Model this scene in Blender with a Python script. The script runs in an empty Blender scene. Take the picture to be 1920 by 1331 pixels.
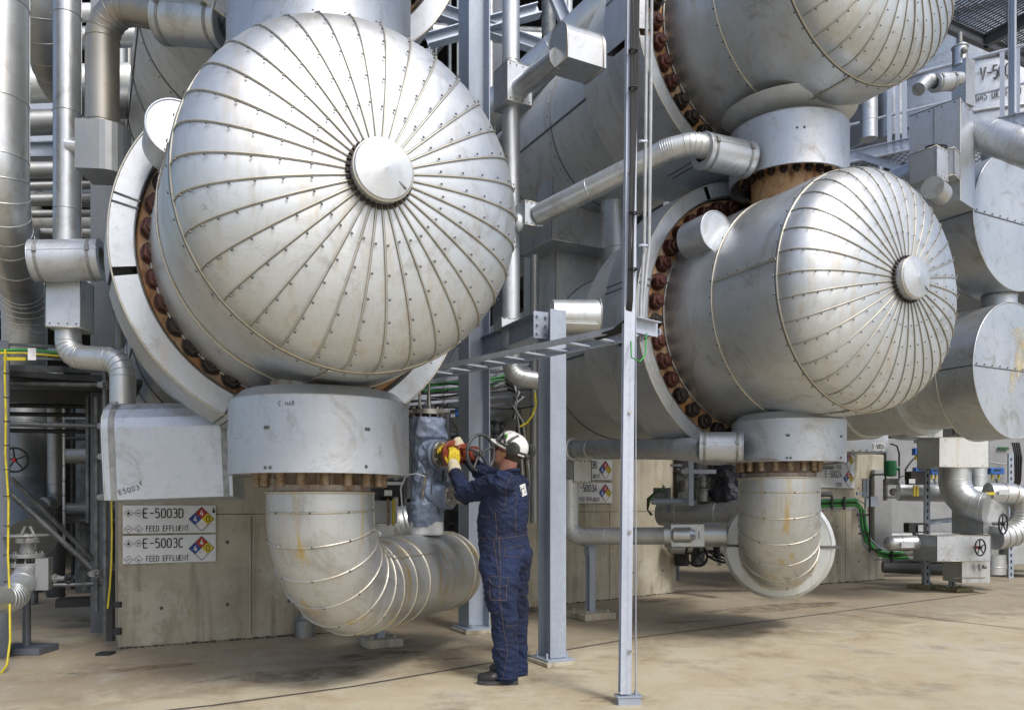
import bpy, math, random
from mathutils import Vector, Matrix, noise
from mathutils.bvhtree import BVHTree
R = random.Random(7)
scn = bpy.context.scene
PI = math.pi
# ---------------------------------------------------------------- camera, sky, sun, exposure
FPX = 1500.0; CX = 960.0; HY = 948.0; CAMZ = 1.3
cd = bpy.data.cameras.new('camera'); cam = bpy.data.objects.new('camera', cd)
scn.collection.objects.link(cam); scn.camera = cam
cam.location = (0, 0, CAMZ); cam.rotation_euler = (math.radians(90), 0, 0)
cd.sensor_width = 36; cd.lens = 36*FPX/1920; cd.shift_y = (HY-665.5)/1920
cd.clip_start = .05; cd.clip_end = 500
SUN_AZ = math.radians(148); SUN_EL = math.radians(50)      # azimuth clockwise from +Y
sdir = Vector((math.sin(SUN_AZ)*math.cos(SUN_EL), math.cos(SUN_AZ)*math.cos(SUN_EL), math.sin(SUN_EL)))
w = bpy.data.worlds.new('World'); scn.world = w; w.use_nodes = True
nt = w.node_tree; nt.nodes.clear()
wo = nt.nodes.new('ShaderNodeOutputWorld'); bg = nt.nodes.new('ShaderNodeBackground')
sky = nt.nodes.new('ShaderNodeTexSky'); sky.sky_type = 'NISHITA'; sky.sun_disc = False
sky.sun_elevation = SUN_EL; sky.sun_rotation = SUN_AZ
sky.air_density = 1.0; sky.dust_density = 3.5; sky.ozone_density = 1.0
hs = nt.nodes.new('ShaderNodeHueSaturation'); hs.inputs['Saturation'].default_value = 1.0
nt.links.new(sky.outputs[0], hs.inputs['Color']); nt.links.new(hs.outputs[0], bg.inputs[0])
nt.links.new(bg.outputs[0], wo.inputs[0]); bg.inputs[1].default_value = .15
sl = bpy.data.lights.new('sun', 'SUN'); so = bpy.data.objects.new('sun', sl); scn.collection.objects.link(so)
sl.energy = 1.6; sl.angle = math.radians(11); sl.color = (1, .97, .93)
so.rotation_euler = sdir.to_track_quat('Z', 'Y').to_euler(); so.location = sdir*30
scn.view_settings.view_transform = 'Standard'; scn.view_settings.look = 'None'
scn.view_settings.exposure = .38; scn.view_settings.gamma = 1
scn.render.resolution_x = 1024; scn.render.resolution_y = 709

# ---------------------------------------------------------------- coordinates
TH = math.radians(28)
U = Vector((math.cos(TH), math.sin(TH), 0)); V = Vector((-math.sin(TH), math.cos(TH), 0)); Z = Vector((0, 0, 1))
def P(px, py, D): return Vector(((px-CX)*D/FPX, D, CAMZ+(HY-py)*D/FPX))
def G(px, py): return P(px, py, CAMZ*FPX/(py-HY))
def ground(px, D): return Vector(((px-CX)*D/FPX, D, 0))

# ---------------------------------------------------------------- mesh builder
def perp(a):
    a = a.normalized(); t = Z if abs(a.z) < .9 else Vector((1, 0, 0))
    x = t.cross(a).normalized(); return x, a.cross(x).normalized()
class MB:
    def __init__(s): s.v = []; s.f = []; s.sm = []; s.t = []
    def add(s, vs, fs, smooth=False, tone=.5):
        b = len(s.v); s.v += [Vector(v) for v in vs]
        for f in fs: s.f.append([i+b for i in f]); s.sm.append(smooth); s.t.append(tone)
        return s
    def box(s, c, size, X=None, Y=None, tone=.5, bev=0):
        X = (X or Vector((1, 0, 0))).normalized(); Y = (Y or Z.cross(X)).normalized(); W = X.cross(Y).normalized()
        c = Vector(c); a, b, d = [q/2 for q in size]
        if bev:
            e = bev; vs = []
            for sz in (-1, 1):
                for k, (dx, dy, dz) in enumerate(((e, e, 0), (0, 0, e))):
                    for sx, sy in ((-1, -1), (1, -1), (1, 1), (-1, 1)):
                        vs.append(c+X*sx*(a-dx)+Y*sy*(b-dy)+W*sz*(d-dz))
            # order: bottom cap(0-3), bottom side(4-7), top cap(8-11), top side(12-15)
            fs = [(3, 2, 1, 0), (8, 9, 10, 11)]
            for i in range(4):
                j = (i+1) % 4
                fs += [(i, j, 4+j, 4+i), (4+i, 4+j, 12+j, 12+i), (12+i, 12+j, 8+j, 8+i)]
            return s.add(vs, fs, False, tone)
        vs = [c+X*i*a+Y*j*b+W*k*d for k in (-1, 1) for i, j in ((-1, -1), (1, -1), (1, 1), (-1, 1))]
        return s.add(vs, [(3, 2, 1, 0), (4, 5, 6, 7), (0, 1, 5, 4), (1, 2, 6, 5), (2, 3, 7, 6), (3, 0, 4, 7)], False, tone)
    def prism(s, poly, o, X, Y, h, tone=.5):          # poly 2d in X,Y; extruded by vector h
        n = len(poly); o = Vector(o); h = Vector(h)
        a = [o+X*p[0]+Y*p[1] for p in poly]; vs = a+[q+h for q in a]
        flip = X.cross(Y).dot(h) < 0
        fs = [tuple(range(n))[::-1], tuple(range(n, 2*n))]+[(i, (i+1) % n, n+(i+1) % n, n+i) for i in range(n)]
        if flip: fs = [f[::-1] for f in fs]
        return s.add(vs, fs, False, tone)
    def lathe(s, o, axis, prof, seg=32, X=None, cap=True, sharp=28, tone=.5, arc=None, tones=None):
        """prof: list of (along, radius)."""
        o = Vector(o); axis = axis.normalized()
        if X is None: X, Y = perp(axis)
        else: X = X.normalized(); Y = axis.cross(X).normalized()
        full = arc is None; a0, a1 = arc or (0, 2*PI); n = seg if full else seg+1
        cs = [(math.cos(a0+(a1-a0)*i/seg), math.sin(a0+(a1-a0)*i/seg)) for i in range(n)]
        rings = [[o+axis*p[0]+(X*c+Y*q)*p[1] for c, q in cs] for p in prof]
        groups = [[0]]
        for i in range(1, len(prof)):
            groups[-1].append(i)
            if i < len(prof)-1:
                d0 = Vector((prof[i][0]-prof[i-1][0], prof[i][1]-prof[i-1][1])); d1 = Vector((prof[i+1][0]-prof[i][0], prof[i+1][1]-prof[i][1]))
                if d0.length and d1.length and d0.angle(d1) > math.radians(sharp): groups.append([i])
        for g in groups:
            vs = [p for i in g for p in rings[i]]; m = len(g)
            for a in range(m-1):
                pass
            b = len(s.v); s.v += vs
            for a in range(m-1):
                for i in range(seg):
                    j = (i+1) % n
                    s.f.append([b+a*n+j, b+a*n+i, b+(a+1)*n+i, b+(a+1)*n+j]); s.sm.append(True); s.t.append(tone if tones is None else tones[i % len(tones)])
        if cap and full:
            if prof[0][1] > 1e-6: s.add(rings[0], [tuple(range(n))], False, tone)
            if prof[-1][1] > 1e-6: s.add(rings[-1], [tuple(range(n))[::-1]], False, tone)
        return s
    def cyl(s, a, b, r, seg=20, tone=.5, r2=None, bev=0):
        a = Vector(a); b = Vector(b); L = (b-a).length; r2 = r if r2 is None else r2
        pr = [(0, r), (L, r2)] if not bev else [(0, r-bev), (bev, r), (L-bev, r2), (L, r2-bev)]
        return s.lathe(a, b-a, pr, seg, tone=tone)
    def tube(s, pts, r, seg=12, closed=False, cap=True, tone=.5):
        pts = [Vector(p) for p in pts]; n = len(pts)
        rr = r if isinstance(r, (list, tuple)) else [r]*n
        T = []
        for i in range(n):
            if closed: t = pts[(i+1) % n]-pts[i-1]
            else: t = pts[min(i+1, n-1)]-pts[max(i-1, 0)]
            T.append(t.normalized())
        x, y = perp(T[0]); rings = []
        for i in range(n):
            if i:
                q = T[i-1].rotation_difference(T[i]); x = q @ x
                x = (x-T[i]*x.dot(T[i])).normalized()
            y = T[i].cross(x)
            rings.append([pts[i]+(x*math.cos(2*PI*k/seg)+y*math.sin(2*PI*k/seg))*rr[i] for k in range(seg)])
        vs = [p for g in rings for p in g]; fs = []
        m = n if closed else n-1
        for i in range(m):
            j = (i+1) % n; off = 0
            if closed and j == 0:
                off = min(range(seg), key=lambda o: (rings[0][o]-rings[i][0]).length)
            for k in range(seg):
                fs.append((i*seg+k, i*seg+(k+1) % seg, j*seg+(k+1+off) % seg, j*seg+(k+off) % seg))
        s.add(vs, fs, True, tone)
        if cap and not closed:
            s.add(rings[0], [tuple(range(seg))[::-1]], False, tone); s.add(rings[-1], [tuple(range(seg))], False, tone)
        return s
    def ring(s, c, axis, Rr, r, seg=40, rs=8, arc=None, tone=.5):
        x, y = perp(axis); c = Vector(c)
        a0, a1 = arc or (0, 2*PI); n = seg+(1 if arc else 0)
        pts = [c+(x*math.cos(a0+(a1-a0)*i/seg)+y*math.sin(a0+(a1-a0)*i/seg))*Rr for i in range(n)]
        return s.tube(pts, r, rs, closed=not arc, tone=tone)
    def ball(s, c, r, seg=12, rings=8, sc=(1, 1, 1), tone=.5):
        c = Vector(c); vs = [c+Vector((0, 0, r*sc[2]))]; fs = []
        for i in range(1, rings):
            a = PI*i/rings
            for k in range(seg):
                b = 2*PI*k/seg; vs.append(c+Vector((math.sin(a)*math.cos(b)*r*sc[0], math.sin(a)*math.sin(b)*r*sc[1], math.cos(a)*r*sc[2])))
        vs.append(c-Vector((0, 0, r*sc[2]))); L = len(vs)-1
        for k in range(seg):
            fs.append((0, 1+k, 1+(k+1) % seg)); fs.append((L, L-seg+(k+1) % seg, L-seg+k))
        for i in range(rings-2):
            for k in range(seg):
                a = 1+i*seg+k; b = 1+i*seg+(k+1) % seg; fs.append((a, a+seg, b+seg, b))
        return s.add(vs, fs, True, tone)
    def rivet(s, c, nrm, r=.008, tone=0):
        x, y = perp(nrm); c = Vector(c); nrm = nrm.normalized()
        a = [c+(x*math.cos(k*PI/3)+y*math.sin(k*PI/3))*r for k in range(6)]
        b = [p+nrm*r*.7+(c-p)*.35 for p in a]
        return s.add(a+b, [(k, (k+1) % 6, 6+(k+1) % 6, 6+k) for k in range(6)]+[tuple(range(6, 12))], False, tone)
    def sheet(s, grid, smooth=True, tone=.5, flip=False):
        n = len(grid); m = len(grid[0]); vs = [p for g in grid for p in g]; fs = []
        for i in range(n-1):
            for k in range(m-1):
                f = (i*m+k, i*m+k+1, (i+1)*m+k+1, (i+1)*m+k); fs.append(f[::-1] if flip else f)
        return s.add(vs, fs, smooth, tone)
    def hbeam(s, a, b, side, w=.2, h=.2, tf=.013, tw=.009):
        """H section from a to b; side = direction along the flange width; web joins the flanges."""
        a = Vector(a); b = Vector(b); ax = (b-a).normalized(); X = (side-ax*side.dot(ax)).normalized(); Y = ax.cross(X)
        W, H = w/2, h/2; q = tw/2
        pl = [(-W, -H), (W, -H), (W, -H+tf), (q, -H+tf), (q, H-tf), (W, H-tf), (W, H), (-W, H), (-W, H-tf), (-q, H-tf), (-q, -H+tf), (-W, -H+tf)]
        return s.prism(pl, a, X, Y, b-a)
    def channel(s, a, b, side, w=.2, h=.08, t=.006):
        """C section: web width w along side, legs h."""
        a = Vector(a); b = Vector(b); ax = (b-a).normalized(); X = (side-ax*side.dot(ax)).normalized(); Y = ax.cross(X)
        W = w/2
        pl = [(-W, 0), (W, 0), (W, h), (W-t, h), (W-t, t), (-W+t, t), (-W+t, h), (-W, h)]
        return s.prism(pl, a, X, Y, b-a)
    def build(s, name, mat, parent=None, loc=None):
        me = bpy.data.meshes.new(name)
        o = bpy.data.objects.new(name, me); scn.collection.objects.link(o)
        if parent is not None:
            M = WM[parent]; o.parent = parent; WM[o] = M
            inv = M.inverted()
        else:
            if loc is None:
                lo = [min(v[i] for v in s.v) for i in range(3)]; hi = [max(v[i] for v in s.v) for i in range(3)]
                loc = ((lo[0]+hi[0])/2, (lo[1]+hi[1])/2, lo[2])
            o.location = loc; WM[o] = Matrix.Translation(Vector(loc)); inv = WM[o].inverted()
        me.from_pydata([inv @ v for v in s.v], [], s.f)
        me.polygons.foreach_set('use_smooth', s.sm)
        at = me.attributes.new('tone', 'FLOAT', 'FACE'); at.data.foreach_set('value', s.t)
        me.materials.append(mat); me.update(); return o
WM = {}
def tag(o, label=None, cat=None, group=None, kind=None):
    for k, q in (('label', label), ('category', cat), ('group', group), ('kind', kind)):
        if q: o[k] = q
    return o
def thing(name, label, cat, loc, rz=0, group=None):
    o = bpy.data.objects.new(name, None); scn.collection.objects.link(o); o.empty_display_size = .1
    o.location = loc; o.rotation_euler = (0, 0, rz)
    WM[o] = Matrix.Translation(Vector(loc)) @ Matrix.Rotation(rz, 4, 'Z')
    return tag(o, label, cat, group)
def place_copy(src, parent, M):       # a copy of a part placed at local matrix M under another thing
    c = src.copy(); scn.collection.objects.link(c); c.parent = parent; c.matrix_local = M; WM[c] = WM[parent] @ M
    return c
def bez_arc(p0, c, p1, n):            # arc-like fillet between two tangents
    return [(p0*(1-t)**2+c*2*t*(1-t)+p1*t*t) for t in [i/n for i in range(n+1)]]
def fillet(pts, r, n=8):
    pts = [Vector(p) for p in pts]; out = [pts[0]]; arcs = []
    for i in range(1, len(pts)-1):
        a, b, c = pts[i-1], pts[i], pts[i+1]; d0 = (a-b).normalized(); d1 = (c-b).normalized()
        ang = d0.angle(d1); 
        if ang > PI-.02: out.append(b); continue
        t = min(r/math.tan(ang/2), (a-b).length*.49 if i > 1 else (a-b).length*.98, (c-b).length*.49 if i < len(pts)-2 else (c-b).length*.98)
        rad = t*math.tan(ang/2); bis = (d0+d1).normalized(); cen = b+bis*(rad/math.sin(ang/2))
        p0 = b+d0*t; e0 = (p0-cen).normalized(); p1 = b+d1*t; e1 = (p1-cen).normalized(); tot = e0.angle(e1)
        for k in range(n+1):
            f = k/n; q = (e0*math.sin((1-f)*tot)+e1*math.sin(f*tot))/math.sin(tot); out.append(cen+q*rad)
        arcs.append((len(out)-n-1, len(out)-1))
    out.append(pts[-1]); return out, arcs
def faceted(mb, path, r, seg=24, bead=.006, beads=(), tone=None, rs=6):
    """pipe cladding: straight runs and lobster-back elbows with raised beads at given path indexes"""
    mb.tube(path, r, seg)
    for i in beads:
        a = path[max(i-1, 0)]; b = path[min(i+1, len(path)-1)]
        mb.ring(path[i], (b-a).normalized(), r, bead, 28, rs)
def seams_along(mb, a, b, r, step, bead=.005, first=None, line=None, screws=True, seg=28):
    a = Vector(a); b = Vector(b); L = (b-a).length; ax = (b-a).normalized(); t = first if first is not None else step*.5
    while t < L-.02:
        mb.ring(a+ax*t, ax, r, bead, seg, 6); t += step
    if line is not None:
        x, y = perp(ax); d = x*math.cos(line)+y*math.sin(line)
        mb.box((a+b)/2+d*r, (L, .012, .004), ax, d.cross(ax))
        if screws:
            k = .05
            while k < L: mb.rivet(a+ax*k+d*(r+.002), d, .006); k += .11
def pipe(mb, pts, r, bend=None, seam=.9, seg=24, line=1.0, bead=.005, elb=5):
    pts = [Vector(p) for p in pts]; path, arcs = fillet(pts, bend or 1.5*r, elb*2)
    ib = [i for a, b in arcs for i in range(a, b+1, 2)]
    faceted(mb, path, r, seg, bead, ib)
    st = [0]+[q for ab in arcs for q in ab]+[len(path)-1]
    for k in range(0, len(st), 2):
        a, b = path[st[k]], path[st[k+1]]
        if (b-a).length > .25: seams_along(mb, a, b, r, seam, bead, line=line)
    return path
def handwheel(parent, c, axis, Rr=.14, r=.011, mat=None, spokes=5, name='handwheel'):
    mb = MB(); axis = axis.normalized(); x, y = perp(axis)
    mb.ring(c, axis, Rr, r, 32, 8); mb.cyl(c-axis*.02, c+axis*.02, r*2, 12)
    for k in range(spokes):
        a = 2*PI*k/spokes+.4; d = x*math.cos(a)+y*math.sin(a)
        mb.tube([c+d*r*1.5-axis*.006, c+d*Rr*.5-axis*.006, c+d*Rr], r*.75, 6)
    return mb.build(name, mat or M['black'], parent)
def flange(mb, c, axis, r, t=.03, bolts=8, br=.009, tone=.5):
    axis = axis.normalized(); mb.cyl(c-axis*t/2, c+axis*t/2, r, 28, tone, bev=.002)
    x, y = perp(axis)
    for k in range(bolts):
        a = 2*PI*(k+.5)/bolts; p = c+(x*math.cos(a)+y*math.sin(a))*r*.8
        mb.cyl(p-axis*(t/2+.02), p+axis*(t/2+.02), br, 6, .2)

# ---------------------------------------------------------------- materials
M = {}
class NT:
    def __init__(s, name):
        s.m = bpy.data.materials.new(name); s.m.use_nodes = True; s.t = s.m.node_tree; s.n = s.t.nodes
        s.b = s.n['Principled BSDF']; s.tc = s.n.new('ShaderNodeTexCoord')
    def link(s, a, b): s.t.links.new(a, b)
    def geo(s, sc=(1, 1, 1), world=False):
        mp = s.n.new('ShaderNodeMapping'); mp.inputs['Scale'].default_value = sc
        if world: g = s.n.new('ShaderNodeNewGeometry'); s.link(g.outputs['Position'], mp.inputs[0])
        else: s.link(s.tc.outputs['Object'], mp.inputs[0])
        return mp.outputs[0]
    def noise(s, scale, detail=4, rough=.55, sc=(1, 1, 1), dist=0, world=False):
        n = s.n.new('ShaderNodeTexNoise'); n.inputs['Scale'].default_value = scale; n.inputs['Detail'].default_value = detail
        n.inputs['Roughness'].default_value = rough; n.inputs['Distortion'].default_value = dist
        s.link(s.geo(sc, world), n.inputs['Vector']); return n.outputs[0]
    def ramp(s, v, stops):
        r = s.n.new('ShaderNodeValToRGB'); e = r.color_ramp.elements
        while len(e) < len(stops): e.new(.5)
        for k, (p, c) in enumerate(stops):
            e[k].position = p; e[k].color = (c, c, c, 1) if isinstance(c, (int, float)) else (*c, 1)
        s.link(v, r.inputs[0]); return r.outputs[0]
    def mix(s, f, a, b, mode='MIX'):
        m = s.n.new('ShaderNodeMix'); m.data_type = 'RGBA'; m.blend_type = mode
        for inp, v in ((m.inputs[0], f), (m.inputs[6], a), (m.inputs[7], b)):
            if hasattr(v, 'is_output'): s.link(v, inp)
            elif isinstance(v, (int, float)): inp.default_value = v
            else: inp.default_value = (*v, 1)
        return m.outputs[2]
    def math(s, op, a, b=0):
        m = s.n.new('ShaderNodeMath'); m.operation = op
        for inp, v in ((m.inputs[0], a), (m.inputs[1], b)):
            if hasattr(v, 'is_output'): s.link(v, inp)
            else: inp.default_value = v
        return m.outputs[0]
    def attr(s, name='tone'):
        a = s.n.new('ShaderNodeAttribute'); a.attribute_name = name; return a.outputs['Fac']
    def bump(s, h, st=.2, d=.01):
        b = s.n.new('ShaderNodeBump'); b.inputs['Strength'].default_value = st; b.inputs['Distance'].default_value = d
        s.link(h, b.inputs['Height']); s.link(b.outputs[0], s.b.inputs['Normal'])
    def base(s, c):
        if hasattr(c, 'is_output'): s.link(c, s.b.inputs['Base Color'])
        else: s.b.inputs['Base Color'].default_value = (*c, 1)
    def set(s, metal=0, rough=.5, spec=None):
        s.b.inputs['Metallic'].default_value = metal
        if hasattr(rough, 'is_output'): s.link(rough, s.b.inputs['Roughness'])
        else: s.b.inputs['Roughness'].default_value = rough
        return s.m
def clad(name, col, stain=.35, dirt=.3, rough=.42, metal=.85, scratch=.3, yel=0):
    t = NT(name)
    big = t.noise(1.3, 4, .6, world=True); fine = t.noise(14, 3, .6, (1, 1, 1))
    c = t.mix(t.ramp(big, [(.3, 0), (.75, 1)]), tuple(q*.88 for q in col), tuple(min(q*1.05, 1) for q in col))
    c = t.mix(t.math('MULTIPLY', t.ramp(t.attr(), [(0, 1), (1, 0)]), .5), c, tuple(q*.62 for q in col))
    streak = t.noise(5, 5, .65, (2.2, 2.2, .22), world=True)
    c = t.mix(t.math('MULTIPLY', t.ramp(streak, [(.52, 0), (.78, 1)]), stain), c, (.46, .36, .2))
    spots = t.noise(9, 6, .7, world=True)
    c = t.mix(t.math('MULTIPLY', t.ramp(spots, [(.55, 0), (.72, 1)]), dirt), c, tuple(q*.5 for q in col))
    sc = t.noise(3.0, 7, .8, (1, 9, 5), 1.5, world=True)
    c = t.mix(t.math('MULTIPLY', t.ramp(sc, [(.66, 0), (.7, 1)]), scratch), c, tuple(q*.45 for q in col))
    c = t.mix(t.ramp(t.attr(), [(.03, .85), (.1, 0)]), c, (.05, .05, .05))
    c = t.mix(t.math('MULTIPLY', t.ramp(t.attr(), [(.93, 0), (.97, 1)]), .8), c, (.50, .46, .36))
    br = t.noise(26, 3, .7, (.35, .35, 5), world=True)
    c = t.mix(t.math('MULTIPLY', t.ramp(br, [(.35, 0), (.65, 1)]), .16), c, tuple(q*.6 for q in col))
    gr = t.noise(2.7, 7, .75, (1, 1, .7), 1.2, world=True)
    c = t.mix(t.math('MULTIPLY', t.ramp(gr, [(.54, 0), (.66, 1)]), dirt*1.3), c, (.27, .25, .21))
    ln = t.noise(2.1, 3, .6, (1, 1, 2.2), 2.5, world=True); ms = t.noise(1.7, 3, .5, world=True)
    lm = t.math('MULTIPLY', t.ramp(ln, [(.497, 0), (.500, 1), (.503, 0)]), t.ramp(ms, [(.48, 0), (.6, 1)]))
    ln2 = t.noise(4.5, 2, .5, (3, .6, 1), 1.5, world=True); lm = t.math('MAXIMUM', lm, t.math('MULTIPLY', t.ramp(ln2, [(.555, 0), (.558, 1), (.561, 0)]), t.ramp(ms, [(.42, 1), (.52, 0)])))
    c = t.mix(t.math('MULTIPLY', lm, min(1, scratch*2.2)), c, tuple(q*.42 for q in col))
    if yel: c = t.mix(t.math('MULTIPLY', t.ramp(t.noise(3.2, 4, .6, (2.6, 2.6, .16), world=True), [(.56, 0), (.68, 1)]), yel), c, (.50, .36, .10))
    t.base(c)
    r = t.ramp(t.math('ADD', t.math('MULTIPLY', big, .6), t.math('MULTIPLY', fine, .4)), [(.3, rough-.09), (.7, rough+.12)])
    t.set(metal, r); t.bump(t.math('ADD', t.noise(1.6, 2, .5, world=True), t.math('MULTIPLY', t.noise(6, 3, .55, (1, 1, .6), .6, world=True), .22)), .22, .02)
    return t.m
M['clad'] = clad('aluminium_cladding', (.62, .655, .68), .45, .4, .40, .82)
M['clad_elbow'] = clad('yellow_streaked_cladding', (.60, .63, .65), .45, .35, .42, .78, .3, .8)
M['clad_head'] = clad('dished_head_cladding', (.63, .665, .69), .55, .32, .44, .78, .3)
M['clad_pale'] = clad('pale_aluminium_cladding', (.55, .59, .64), .25, .45, .42, .72, .8)
M['clad_old'] = clad('weathered_cladding', (.70, .73, .73), .5, .3, .5, .55, .25)
M['clad_brown'] = clad('brown_weathered_cladding', (.40, .385, .35), .6, .4, .40, .8, .2, .3)
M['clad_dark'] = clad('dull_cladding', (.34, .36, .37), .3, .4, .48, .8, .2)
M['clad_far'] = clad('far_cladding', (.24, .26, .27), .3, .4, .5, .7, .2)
def simple(name, col, rough=.5, metal=0, var=.25, scale=8, bump=0, col2=None, world=True):
    t = NT(name); n = t.noise(scale, 5, .65, world=world)
    c2 = col2 or tuple(q*(1-var*1.6) for q in col)
    t.base(t.mix(t.ramp(n, [(.35, 0), (.7, 1)]), col, c2)); t.set(metal, rough)
    if bump: t.bump(t.noise(scale*3, 4, .6), bump, .01)
    return t.m
def galv(name, col, col2):
    t = NT(name)
    vo = t.n.new('ShaderNodeTexVoronoi'); vo.inputs['Scale'].default_value = 30; t.link(t.geo(world=True), vo.inputs['Vector'])
    n = t.noise(3, 5, .6, (1, 1, .4), world=True)
    c = t.mix(t.ramp(n, [(.3, 0), (.7, 1)]), col, col2)
    c = t.mix(t.math('MULTIPLY', vo.outputs['Distance'], .45), c, tuple(q*.62 for q in col))
    t.base(c); t.set(.35, .5); return t.m
M['galv'] = galv('galvanised_steel', (.42, .475, .56), (.27, .32, .40))
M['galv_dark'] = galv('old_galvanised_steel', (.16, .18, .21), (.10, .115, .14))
M['galv_light'] = galv('bright_galvanised_steel', (.55, .60, .69), (.38, .43, .53))
M['dark'] = simple('dark_steel', (.035, .038, .042), .55, .3)
M['black'] = simple('black_iron', (.02, .021, .023), .42, .2)
M['steel'] = simple('machined_steel', (.45, .44, .42), .35, .85, .3, 20)
M['castgrey'] = simple('grey_cast_fittings', (.30, .31, .31), .5, .4, .3, 14)
M['scaff'] = simple('scaffold_tube_steel', (.17, .19, .20), .5, .5, .4, 9)
M['nut'] = simple('oxidised_hex_nuts', (.12, .040, .030), .36, .35, .35, 16, .06, (.03, .018, .018))
M['nut_dark'] = simple('dark_hex_nuts', (.05, .038, .034), .38, .4, .35, 16, .06, (.02, .018, .018))
M['studs'] = simple('dull_brass_coloured_studs', (.30, .24, .17), .5, .5, .4, 25, .2, (.15, .09, .05))
def rusty():
    t = NT('rusted_flange_steel'); n = t.noise(4, 6, .65, world=True); m = t.noise(11, 6, .7, (1, 1, .4), world=True)
    c = t.mix(t.ramp(n, [(.3, 0), (.65, 1)]), (.50, .37, .24), (.38, .18, .06))
    c = t.mix(t.ramp(m, [(.52, 0), (.68, 1)]), c, (.13, .05, .022))
    c = t.mix(t.math('MULTIPLY', t.ramp(t.noise(2.3, 3, .5, world=True), [(.5, 0), (.65, 1)]), .5), c, (.55, .49, .40))
    t.base(c); t.set(.1, .7); t.bump(m, .4, .006); return t.m
M['rust'] = rusty()
def neckm():
    t = NT('stained_nozzle_neck'); n = t.noise(3, 6, .7, (3, 3, .8), world=True)
    c = t.mix(t.ramp(n, [(.4, 0), (.62, 1)]), (.42, .41, .39), (.27, .17, .11)); t.base(c); t.set(.4, .5); return t.m
M['neck'] = neckm()
def conc():
    t = NT('stained_concrete'); a = t.noise(1.6, 6, .62, world=True); b = t.noise(24, 5, .7, world=True); s = t.noise(4, 5, .65, (1.6, 1.6, .16), world=True)
    c = t.mix(t.ramp(a, [(.32, 0), (.7, 1)]), (.46, .43, .345), (.29, .265, .205))
    c = t.mix(t.math('MULTIPLY', t.ramp(s, [(.5, 0), (.72, 1)]), .75), c, (.13, .11, .075))
    c = t.mix(t.math('MULTIPLY', t.ramp(t.noise(2.6, 6, .7, (1.3, 1.3, .5), world=True), [(.56, 0), (.70, 1)]), .6), c, (.28, .20, .08))
    c = t.mix(t.math('MULTIPLY', t.ramp(t.noise(1.9, 7, .7, world=True), [(.56, 0), (.62, 1)]), .6), c, (.47, .45, .38))
    c = t.mix(t.math('MULTIPLY', t.ramp(b, [(.60, 0), (.72, 1)]), .5), c, (.1, .09, .07))
    t.base(c); t.set(0, .85); t.bump(b, .35, .006); return t.m
M['concrete'] = conc()
def floor():
    t = NT('stained_concrete_slab'); a = t.noise(.55, 6, .6, world=True); b = t.noise(2.1, 7, .68, (1, 1, 1), .6, world=True); f = t.noise(38, 4, .7, world=True)
    c = t.mix(t.ramp(a, [(.32, 0), (.68, 1)]), (.50, .46, .345), (.44, .385, .265))
    c = t.mix(t.math('MULTIPLY', t.ramp(b, [(.42, 0), (.68, 1)]), .55), c, (.35, .255, .13))
    c = t.mix(t.math('MULTIPLY', t.ramp(t.noise(1.2, 6, .7, (1.1, 1.1, 1), .3, world=True), [(.52, 0), (.70, 1)]), .62), c, (.14, .095, .06))
    c = t.mix(t.math('MULTIPLY', t.ramp(t.noise(1.7, 5, .6, (1, 1, 1), 0, world=True), [(.58, 0), (.70, 1)]), .4), c, (.36, .36, .36))
    # oil and rust staining plus painted shade on the slab under the exchanger row
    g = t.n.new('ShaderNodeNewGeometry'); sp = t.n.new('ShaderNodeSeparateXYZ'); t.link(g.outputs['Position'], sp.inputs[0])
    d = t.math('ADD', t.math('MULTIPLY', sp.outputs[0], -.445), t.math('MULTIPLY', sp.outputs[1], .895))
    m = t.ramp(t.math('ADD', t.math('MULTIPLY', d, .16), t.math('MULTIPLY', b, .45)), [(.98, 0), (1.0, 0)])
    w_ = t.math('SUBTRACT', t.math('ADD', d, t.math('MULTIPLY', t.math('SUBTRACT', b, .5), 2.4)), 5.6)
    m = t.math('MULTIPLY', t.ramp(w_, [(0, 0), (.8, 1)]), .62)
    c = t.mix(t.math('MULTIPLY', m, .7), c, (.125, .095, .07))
    c = t.mix(t.math('MULTIPLY', t.ramp(f, [(.62, 0), (.70, 1)]), .5), c, (.10, .08, .06))
    f2 = t.noise(120, 3, .8, world=True); c = t.mix(t.math('MULTIPLY', t.ramp(f2, [(.35, 1), (.5, 0)]), .35), c, (.20, .17, .13)); c = t.mix(t.math('MULTIPLY', t.ramp(f2, [(.6, 0), (.72, 1)]), .35), c, (.55, .53, .48))
    sp2 = t.noise(17, 7, .8, world=True); c = t.mix(t.math('MULTIPLY', t.ramp(sp2, [(.60, 0), (.70, 1)]), .45), c, (.16, .12, .08)); sp3 = t.noise(5.5, 7, .8, (1.4, .7, 1), 1.0, world=True); c = t.mix(t.math('MULTIPLY', t.ramp(sp3, [(.52, 0), (.72, 1)]), .5), c, (.48, .46, .38))
    t.base(c); t.set(0, .72); t.bump(t.math('ADD', f, t.noise(110, 3, .7, world=True)), .4, .005); return t.m
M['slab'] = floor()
M['joint'] = simple('joint_sealant', (.10, .09, .08), .8)
M['white'] = simple('white_sign_board', (.66, .69, .71), .4, 0, .08, 5)
M['ink'] = simple('black_lettering', (.012, .012, .014), .5)
M['red'] = simple('sign_red', (.42, .02, .02), .45); M['blue'] = simple('sign_blue', (.01, .07, .33), .45); M['yellow'] = simple('sign_yellow', (.68, .55, .02), .45)
M['chalk'] = simple('white_marker', (.8, .8, .8), .7)
M['cable'] = simple('black_cable', (.015, .015, .017), .5); M['greycable'] = simple('grey_cable', (.42, .45, .48), .45)
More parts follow.
